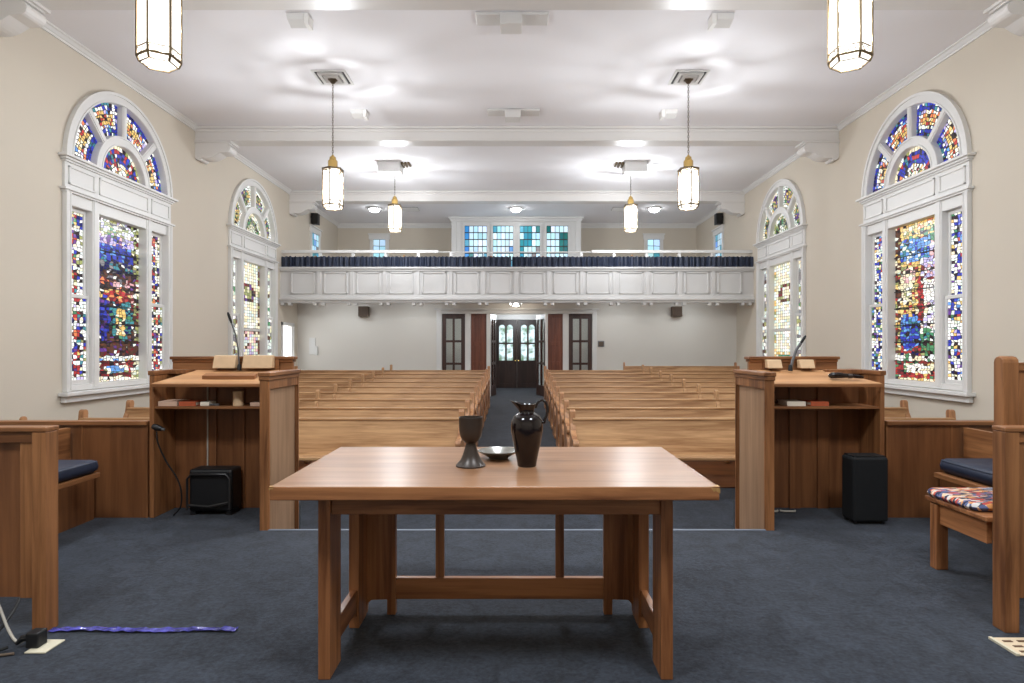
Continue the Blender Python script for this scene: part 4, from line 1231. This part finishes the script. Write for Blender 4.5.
# tall backed clergy chair at the right
t = thing('clergy_chair', 'tall backed oak clergy chair behind the right prayer desk', 'chair', (2.9, 3.5, 0))
def bx3(x0, x1, y0, y1, z0, z1): return MB().box(x0, x1, y0, y1, z0, z1)
for x in (2.565, 3.32):
    pr = [(3.27, 0), (3.34, 0), (3.34, 1.235)] + [(3.305 + .035 * math.cos(a * PI / 6), 1.235 + .035 * math.sin(a * PI / 6)) for a in range(1, 6)] + [(3.27, 1.235)]
    build('back_post', MB().prism(pr, lambda a, b_, w_: (w_, a, b_), x, x + .085), M['oakZ'], t, bevel=.006)
    build('leg', bx3(x - .085 if x < 3 else x + .03, x - .015 if x < 3 else x + .11, 3.665, 3.725, 0, .385), M['tabZ'], t, bevel=.004)
build('backrest', bx3(2.62, 3.32, 3.29, 3.32, .46, 1.20), M['oakZ'], t)
build('top_rail', bx3(2.62, 3.32, 3.28, 3.33, 1.19, 1.235), M['oakX'], t, bevel=.004)
mb = MB().box(2.50, 2.53, 3.30, 3.68, .27, .385).box(2.50, 3.40, 3.69, 3.715, .27, .385).box(3.37, 3.40, 3.30, 3.68, .27, .385)
build('apron', mb, M['tabY'], t, bevel=.004)
build('seat', bx3(2.47, 3.43, 3.20 + .06, 3.76, .395, .422), M['tabX'], t, bevel=.006)
cushion('seat_cushion', 2.46, 3.40, 3.35, 3.77, .423, .468, M['knit'], 'multicoloured knitted cushion on the seat of the tall chair', r=.02, piping=False)

# ------------------------------------------------------------------ communion table
TX, TZ = -.085, .790
t = thing('communion_table', 'long oak communion table in the centre foreground with pale top', 'table', (TX, 2.8, 0))
x0, x1, y0, y1 = TX - .85, TX + .85, 2.34, 3.282
mb = MB().box(x0, x1, y0, y1, TZ - .052, TZ)
top = build('tabletop', mb, [M['tabletop'], M['tabX']], t, bevel=.004)
for p in top.data.polygons:
    p.material_index = 0 if p.normal.z > .9 else 1
for sx, nm_ in ((x1, 'right'), (x0, 'left')):
    s_ = 1 if sx > TX else -1
    k_ = .75 if s_ > 0 else .4
    mb = MB().add([(sx - s_ * .045 * k_, y0 - .0015, TZ - .002), (sx + s_ * .0015, y0 - .0015, TZ - .004), (sx + s_ * .0015, y0 - .0015, TZ - .034 * k_), (sx - s_ * .02 * k_, y0 - .0015, TZ - .020 * k_), (sx - s_ * .03 * k_, y0 - .0015, TZ - .026 * k_)],
                  [(0, 1, 2, 3, 4)])
    mb.add([(sx - s_ * .045 * k_, y0 - .0015, TZ + .001), (sx + s_ * .0015, y0 - .0015, TZ + .001), (sx + s_ * .0015, y0 + .05 * k_, TZ + .001), (sx - s_ * .012, y0 + .02 * k_, TZ + .001)], [(0, 1, 2, 3)])
    build('chipped_corner', mb, wood('bare_splintered_oak_' + nm_, rgb(160, 118, 66), rgb(206, 166, 112), 'Z', .6), top, label='pale splintered corner of the table top')
LX0, LX1 = TX - .703, TX + .703
for s, xo in ((1, LX0), (-1, LX1)):
    a, b_ = sorted((xo, xo + s * .048))
    build('leg', MB().box(a, b_, 2.454, 2.607, 0, TZ - .052), M['tabZ'], t, bevel=.003)
    build('leg', MB().box(a, b_, 2.904, 3.05, 0, TZ - .052), M['tabZ'], t, bevel=.003)
    # wide rear leg board with a cut-out foot
    c_, d_ = xo, xo + s * .19
    pr = [(0, 0), (.045, 0), (.05, .05), (.07, .072), (.148, .075), (.148, 0), (.19, 0), (.19, .734), (0, .734)]
    build('leg', MB().prism([(xo + s * a_, z_) for a_, z_ in pr], lambda a_, z_, y_: (a_, y_, z_), 3.051, 3.09), M['tabZ'], t, bevel=.003)
    # end stretcher with curved brackets
    a, b_ = sorted((xo + s * .008, xo + s * .038))
    pr = [(2.607, .18), (2.904, .18), (2.904, .055)] + [(2.904 - .045 + .045 * math.sin(k * PI / 8 + PI / 2) - .045, .10 - .0 - .045 * math.cos(k * PI / 8)) for k in range(1, 5)]
    pr = [(2.607, .18), (2.904, .18), (2.904, .05), (2.885, .075), (2.86, .082), (2.65, .082), (2.625, .075), (2.607, .05)]
    build('end_stretcher', MB().prism(pr, lambda a_, z_, x_: (x_, a_, z_), a, b_), M['tabY'], t, bevel=.003)
build('apron', MB().box(LX0 + .048, LX1 - .048, 2.47, 2.495, TZ - .140, TZ - .052), M['tabX'], t, bevel=.003)
build('apron', MB().box(LX0 + .19, LX1 - .19, 3.055, 3.085, TZ - .140, TZ - .052), M['tabX'], t, bevel=.003)
build('apron', MB().box(LX0 + .01, LX0 + .035, 2.607, 2.904, TZ - .140, TZ - .052), M['tabY'], t)
build('apron', MB().box(LX1 - .035, LX1 - .01, 2.607, 2.904, TZ - .140, TZ - .052), M['tabY'], t)
build('long_stretcher', MB().box(LX0 + .19, LX1 - .19, 3.055, 3.085, .075, .18), M['tabX'], t, bevel=.003)
for xc in (-.381, .211):
    build('slat', MB().box(xc - .021, xc + .021, 3.058, 3.082, .18, TZ - .140), M['tabZ'], t, bevel=.002)

# vessels
cx, cy = -.205, 2.75
t = thing('chalice', 'dark bronze chalice with flared foot on the table', 'chalice', (cx, cy, TZ))
prof = [(.066, 0), (.066, .006), (.060, .012), (.046, .028), (.036, .05), (.028, .075), (.0225, .095), (.021, .102)]
build('foot', MB().lathe(prof, cx, cy, TZ, 40), M['pewter'], t, smooth=True)
prof = [(.021, .102), (.027, .106), (.039, .117), (.0465, .132), (.0505, .152), (.0522, .18), (.053, .214), (.0535, .218), (.0495, .218), (.048, .20), (.043, .15), (.03, .128), (.004, .122)]
build('cup', MB().lathe(prof, cx, cy, TZ, 40), M['pewter'], t, smooth=True)
cx, cy = -.088, 2.95
o = build('paten', MB().lathe([(.045, 0), (.047, .004), (.06, .012), (.085, .026), (.099, .034), (.099, .038), (.084, .032), (.058, .018), (.03, .010), (.002, .009)], cx, cy, TZ, 48), M['plate'], None, (cx, cy, TZ), smooth=True)
tag(o, 'shallow grey glazed plate behind the chalice and pitcher', 'plate')
cx, cy = .044, 2.75
t = thing('pitcher', 'dark brown glazed pitcher with curved handle on the table', 'pitcher', (cx, cy, TZ))
mb = MB(); n = 48
prof = [(.039, 0), (.042, .004), (.044, .02), (.052, .06), (.062, .105), (.069, .15), (.071, .178), (.068, .202), (.058, .222), (.043, .232), (.033, .238), (.031, .246), (.034, .256), (.040, .268), (.044, .276), (.040, .276), (.03, .262), (.027, .24), (.02, .22)]
vs = []
for k, (r_, z_) in enumerate(prof):
    for i in range(n):
        a = 2 * PI * i / n
        x, y, z = r_ * math.cos(a), r_ * math.sin(a), z_
        if z_ > .238 and k < len(prof) - 3:      # pull the lip towards the left into a spout
            w_ = max(0, -math.cos(a)) ** 3 * (z_ - .238) / .038
            x -= .031 * w_; z += .015 * w_; y *= 1 - .45 * w_
        vs.append((cx + x, cy + y, TZ + z))
fs = [(k * n + i, k * n + (i + 1) % n, (k + 1) * n + (i + 1) % n, (k + 1) * n + i) for k in range(len(prof) - 1) for i in range(n)]
fs += [tuple(range(n - 1, -1, -1)), tuple((len(prof) - 1) * n + i for i in range(n))]
mb.add(vs, fs)
build('body', mb, M['glaze'], t, smooth=True)
pts = [(.036, .258), (.044, .276), (.056, .290), (.070, .293), (.083, .284), (.091, .264), (.092, .242), (.086, .222), (.078, .206), (.077, .193), (.068, .196)]
pts2 = []
for i in range(len(pts) - 1):
    for k in range(3):
        u = k / 3; pts2.append((cx + pts[i][0] * (1 - u) + pts[i + 1][0] * u, cy, TZ + pts[i][1] * (1 - u) + pts[i + 1][1] * u))
pts2.append((cx + pts[-1][0], cy, TZ + pts[-1][1]))
build('handle', MB().tube(pts2, .0062, 10), M['glaze'], t, smooth=True)

# ------------------------------------------------------------------ small things on the floor
t = thing('subwoofer', 'black carpeted loudspeaker box on the floor beside the lectern', 'speaker', (2.62, 4.78, 0))
build('cabinet', MB().box(2.49, 2.755, 4.59, 4.765, .02, .50), M['speaker'], t, bevel=.02)
build('top_plate', MB().box(2.505, 2.74, 4.605, 4.75, .50, .507), M['black'], t)
for x in (2.52, 2.72):
    for y in (4.62, 4.74): build('foot', MB().box(x - .012, x + .012, y - .012, y + .012, 0, .02), M['black'], t)
# framed black amplifier under the pulpit
t = thing('amplifier_case', 'black equipment case with a steel tube frame inside the pulpit', 'amplifier', (-2.43, 4.9, 0))
build('case_body', MB().box(-2.57, -2.23, 4.85, 5.03, .03, .36), M['black'], t, bevel=.02)
fr = [(-2.57, 4.83, .05), (-2.57, 4.83, .29), (-2.54, 4.83, .325), (-2.27, 4.83, .325), (-2.24, 4.83, .29), (-2.24, 4.83, .05)]
build('tube_frame', MB().tube(fr, .010, 8), M['darksteel'], t, smooth=True)
build('lower_bar', MB().tube([(-2.56, 4.83, .085), (-2.40, 4.825, .075), (-2.25, 4.83, .105)], .010, 8), M['darksteel'], t, smooth=True)
for x in (-2.54, -2.26): build('foot', MB().box(x - .02, x + .02, 4.86, 5.0, 0, .03), M['black'], t)
def cord(name, label, pts, r, mat):
    P = [Vector(p) for p in pts]; out_ = []
    for i in range(len(P) - 1):
        p0, p1, p2, p3 = P[max(0, i - 1)], P[i], P[i + 1], P[min(len(P) - 1, i + 2)]
        for k in range(6):
            u = k / 6
            out_.append(.5 * ((2 * p1) + (-p0 + p2) * u + (2 * p0 - 5 * p1 + 4 * p2 - p3) * u * u + (-p0 + 3 * p1 - 3 * p2 + p3) * u ** 3))
    out_.append(P[-1])
    o = build(name, MB().tube(out_, r, 8), mat, None, pts[0], smooth=True)
    return tag(o, label, 'cable')
t = thing('cable_connector', 'black plug hanging on the end of the low left screen', 'plug', (-2.78, 4.77, .68))
build('plug_body', MB().tube([(-2.79, 4.755, .71), (-2.76, 4.75, .70), (-2.72, 4.75, .69)], [.02, .026, .016], 10), M['black'], t, smooth=True)
build('collar', MB().tube([(-2.725, 4.75, .69), (-2.70, 4.75, .685)], .012, 8), M['steel'], t, smooth=True)
cord('audio_cable', 'black cable dropping from the plug to the equipment case in the pulpit', [(-2.76, 4.75, .67), (-2.75, 4.75, .58), (-2.70, 4.77, .44), (-2.63, 4.79, .31), (-2.60, 4.80, .20), (-2.61, 4.81, .08), (-2.67, 4.82, .01)], .006, M['cable'])
t = thing('foot_pedals', 'pale curved cable loops lying on the dark floor inside the lectern', 'cable', (2.1, 4.95, 0))
for xc in (2.02, 2.16):
    build('loop', MB().tube([(xc - .06, 4.95, .012), (xc - .04, 4.93, .012), (xc, 4.92, .014), (xc + .05, 4.93, .012), (xc + .06, 4.95, .012)], .008, 8), M['cablegrey'], t, smooth=True)
# power box, plate, cables and tape at the left
o = build('floor_plate', MB().box(-2.115, -2.025, 2.66, 2.78, .001, .008), M['outlet'], None, (-2.1, 2.68, 0), bevel=.002)
tag(o, 'ivory floor plate under the black power box at the left', 'floor plate')
t = thing('power_box', 'small black power box on the carpet by the left prayer desk', 'power outlet', (-2.10, 2.69, .008))
build('box_body', MB().box(-2.135, -2.08, 2.69, 2.75, .008, .075), M['black'], t, bevel=.006)
build('plug', MB().tube([(-2.135, 2.72, .045), (-2.17, 2.72, .04), (-2.19, 2.71, .02)], [.016, .014, .007], 8), M['black'], t, smooth=True)
cord('grey_cable', 'pale grey cable falling from the left prayer desk to the floor', [(-2.54, 2.83, .34), (-2.42, 2.83, .23), (-2.35, 2.81, .15), (-2.28, 2.78, .05), (-2.20, 2.74, .012), (-2.145, 2.765, .05)], .006, M['cablegrey'])
cord('black_cable', 'black cable curling on the floor at the left edge', [(-2.44, 3.05, .10), (-2.38, 2.93, .07), (-2.35, 2.80, .02), (-2.30, 2.72, .010), (-2.25, 2.66, .010), (-2.20, 2.68, .02)], .007, M['cable'])
cord('brown_cable', 'brown cable lying on the floor behind the black power box', [(-2.40, 2.52, .008), (-2.30, 2.58, .008), (-2.22, 2.625, .008), (-2.15, 2.65, .008)], .006, M['speakbrown'])
# strip of tape lying on the carpet
mb = MB(); n = 40; vs = []
g = random.Random(3)
for i in range(n + 1):
    u = i / n; x = -2.16 + .86 * u
    yo = 2.875 + .006 * math.sin(u * 9) + g.uniform(-.002, .002)
    for j, dy in enumerate((-.019, -.006, .007, .018)):
        vs.append((x, yo + dy, .004 + g.uniform(0, .009)))
fs = [(i * 4 + j, i * 4 + j + 1, (i + 1) * 4 + j + 1, (i + 1) * 4 + j) for i in range(n) for j in range(3)]
mb.add(vs, fs)
o = build('floor_tape', mb, M['tape'], None, (-1.73, 2.875, .002), recalc=False)
sm = o.modifiers.new('tape_thickness', 'SOLIDIFY'); sm.thickness = .002
tag(o, 'shiny violet blue tape strip stuck on the carpet from the left prayer desk', 'tape')
# brass floor grille at right
t = thing('floor_register', 'cream floor plate with brown slots on the carpet at the right', 'floor plate', (2.25, 2.75, 0))
build('plate_body', MB().box(2.135, 2.42, 2.64, 2.80, .001, .007), plain('cream_register', rgb(212, 190, 160), .5), t, bevel=.002)
build('plate_edge', MB().box(2.128, 2.142, 2.64, 2.80, .001, .011), M['outlet'], t)
mb = MB()
for i in range(4):
    for j in range(3):
        mb.box(2.165 + i * .065 + .01 * (j % 2), 2.205 + i * .065 + .01 * (j % 2), 2.66 + j * .047, 2.675 + j * .047, .007, .009)
build('slot', mb, plain('brown_slots', rgb(92, 64, 44), .6), t)

# ------------------------------------------------------------------ lights, some of them added
def area(name, loc, rot, size, power, col=(.86, .94, 1)):
    l = bpy.data.lights.new(name, 'AREA'); l.size = size; l.energy = power; l.color = col
    o = bpy.data.objects.new(name, l); COL.objects.link(o); o.location = loc; o.rotation_euler = rot
    return o
# chancel ceiling lamps above and behind the viewpoint
area('chancel_lamp', (-2.2, .6, C - .06), (0, 0, 0), 1.0, 80)
area('chancel_lamp', (2.2, .6, C - .06), (0, 0, 0), 1.0, 80)
area('chancel_lamp', (0, 6.0, C - .06), (0, 0, 0), .6, 60)
for x in (-4.4, -2.6, 2.6, 4.4):          # area lights added under the soffit to lift the wall, no fixtures
    area('soffit_fill', (x, 15.75, 2.53), (math.radians(18), 0, 0), .8, 6)
# point light added to brighten the vestibule, no fixture
pl = bpy.data.lights.new('vestibule_fill', 'POINT'); pl.energy = 30; pl.shadow_soft_size = .2; pl.color = (.9, .96, 1)
po = bpy.data.objects.new('vestibule_fill', pl); COL.objects.link(po); po.location = (0, 18.4, 2.3)

w = bpy.data.worlds.new('world'); scene.world = w; w.use_nodes = True
w.node_tree.nodes['Background'].inputs['Color'].default_value = (.75, .85, 1, 1)
w.node_tree.nodes['Background'].inputs['Strength'].default_value = .6

vs_ = scene.view_settings
scene.display_settings.display_device = 'sRGB'
vs_.view_transform = 'Standard'; vs_.look = 'None'; vs_.exposure = 1.3; vs_.gamma = 1.0
vs_.use_curve_mapping = False
cy_ = scene.cycles
cy_.use_denoising = True
cy_.max_bounces = 8; cy_.diffuse_bounces = 5; cy_.glossy_bounces = 3; cy_.transparent_max_bounces = 8
cy_.sample_clamp_indirect = 6
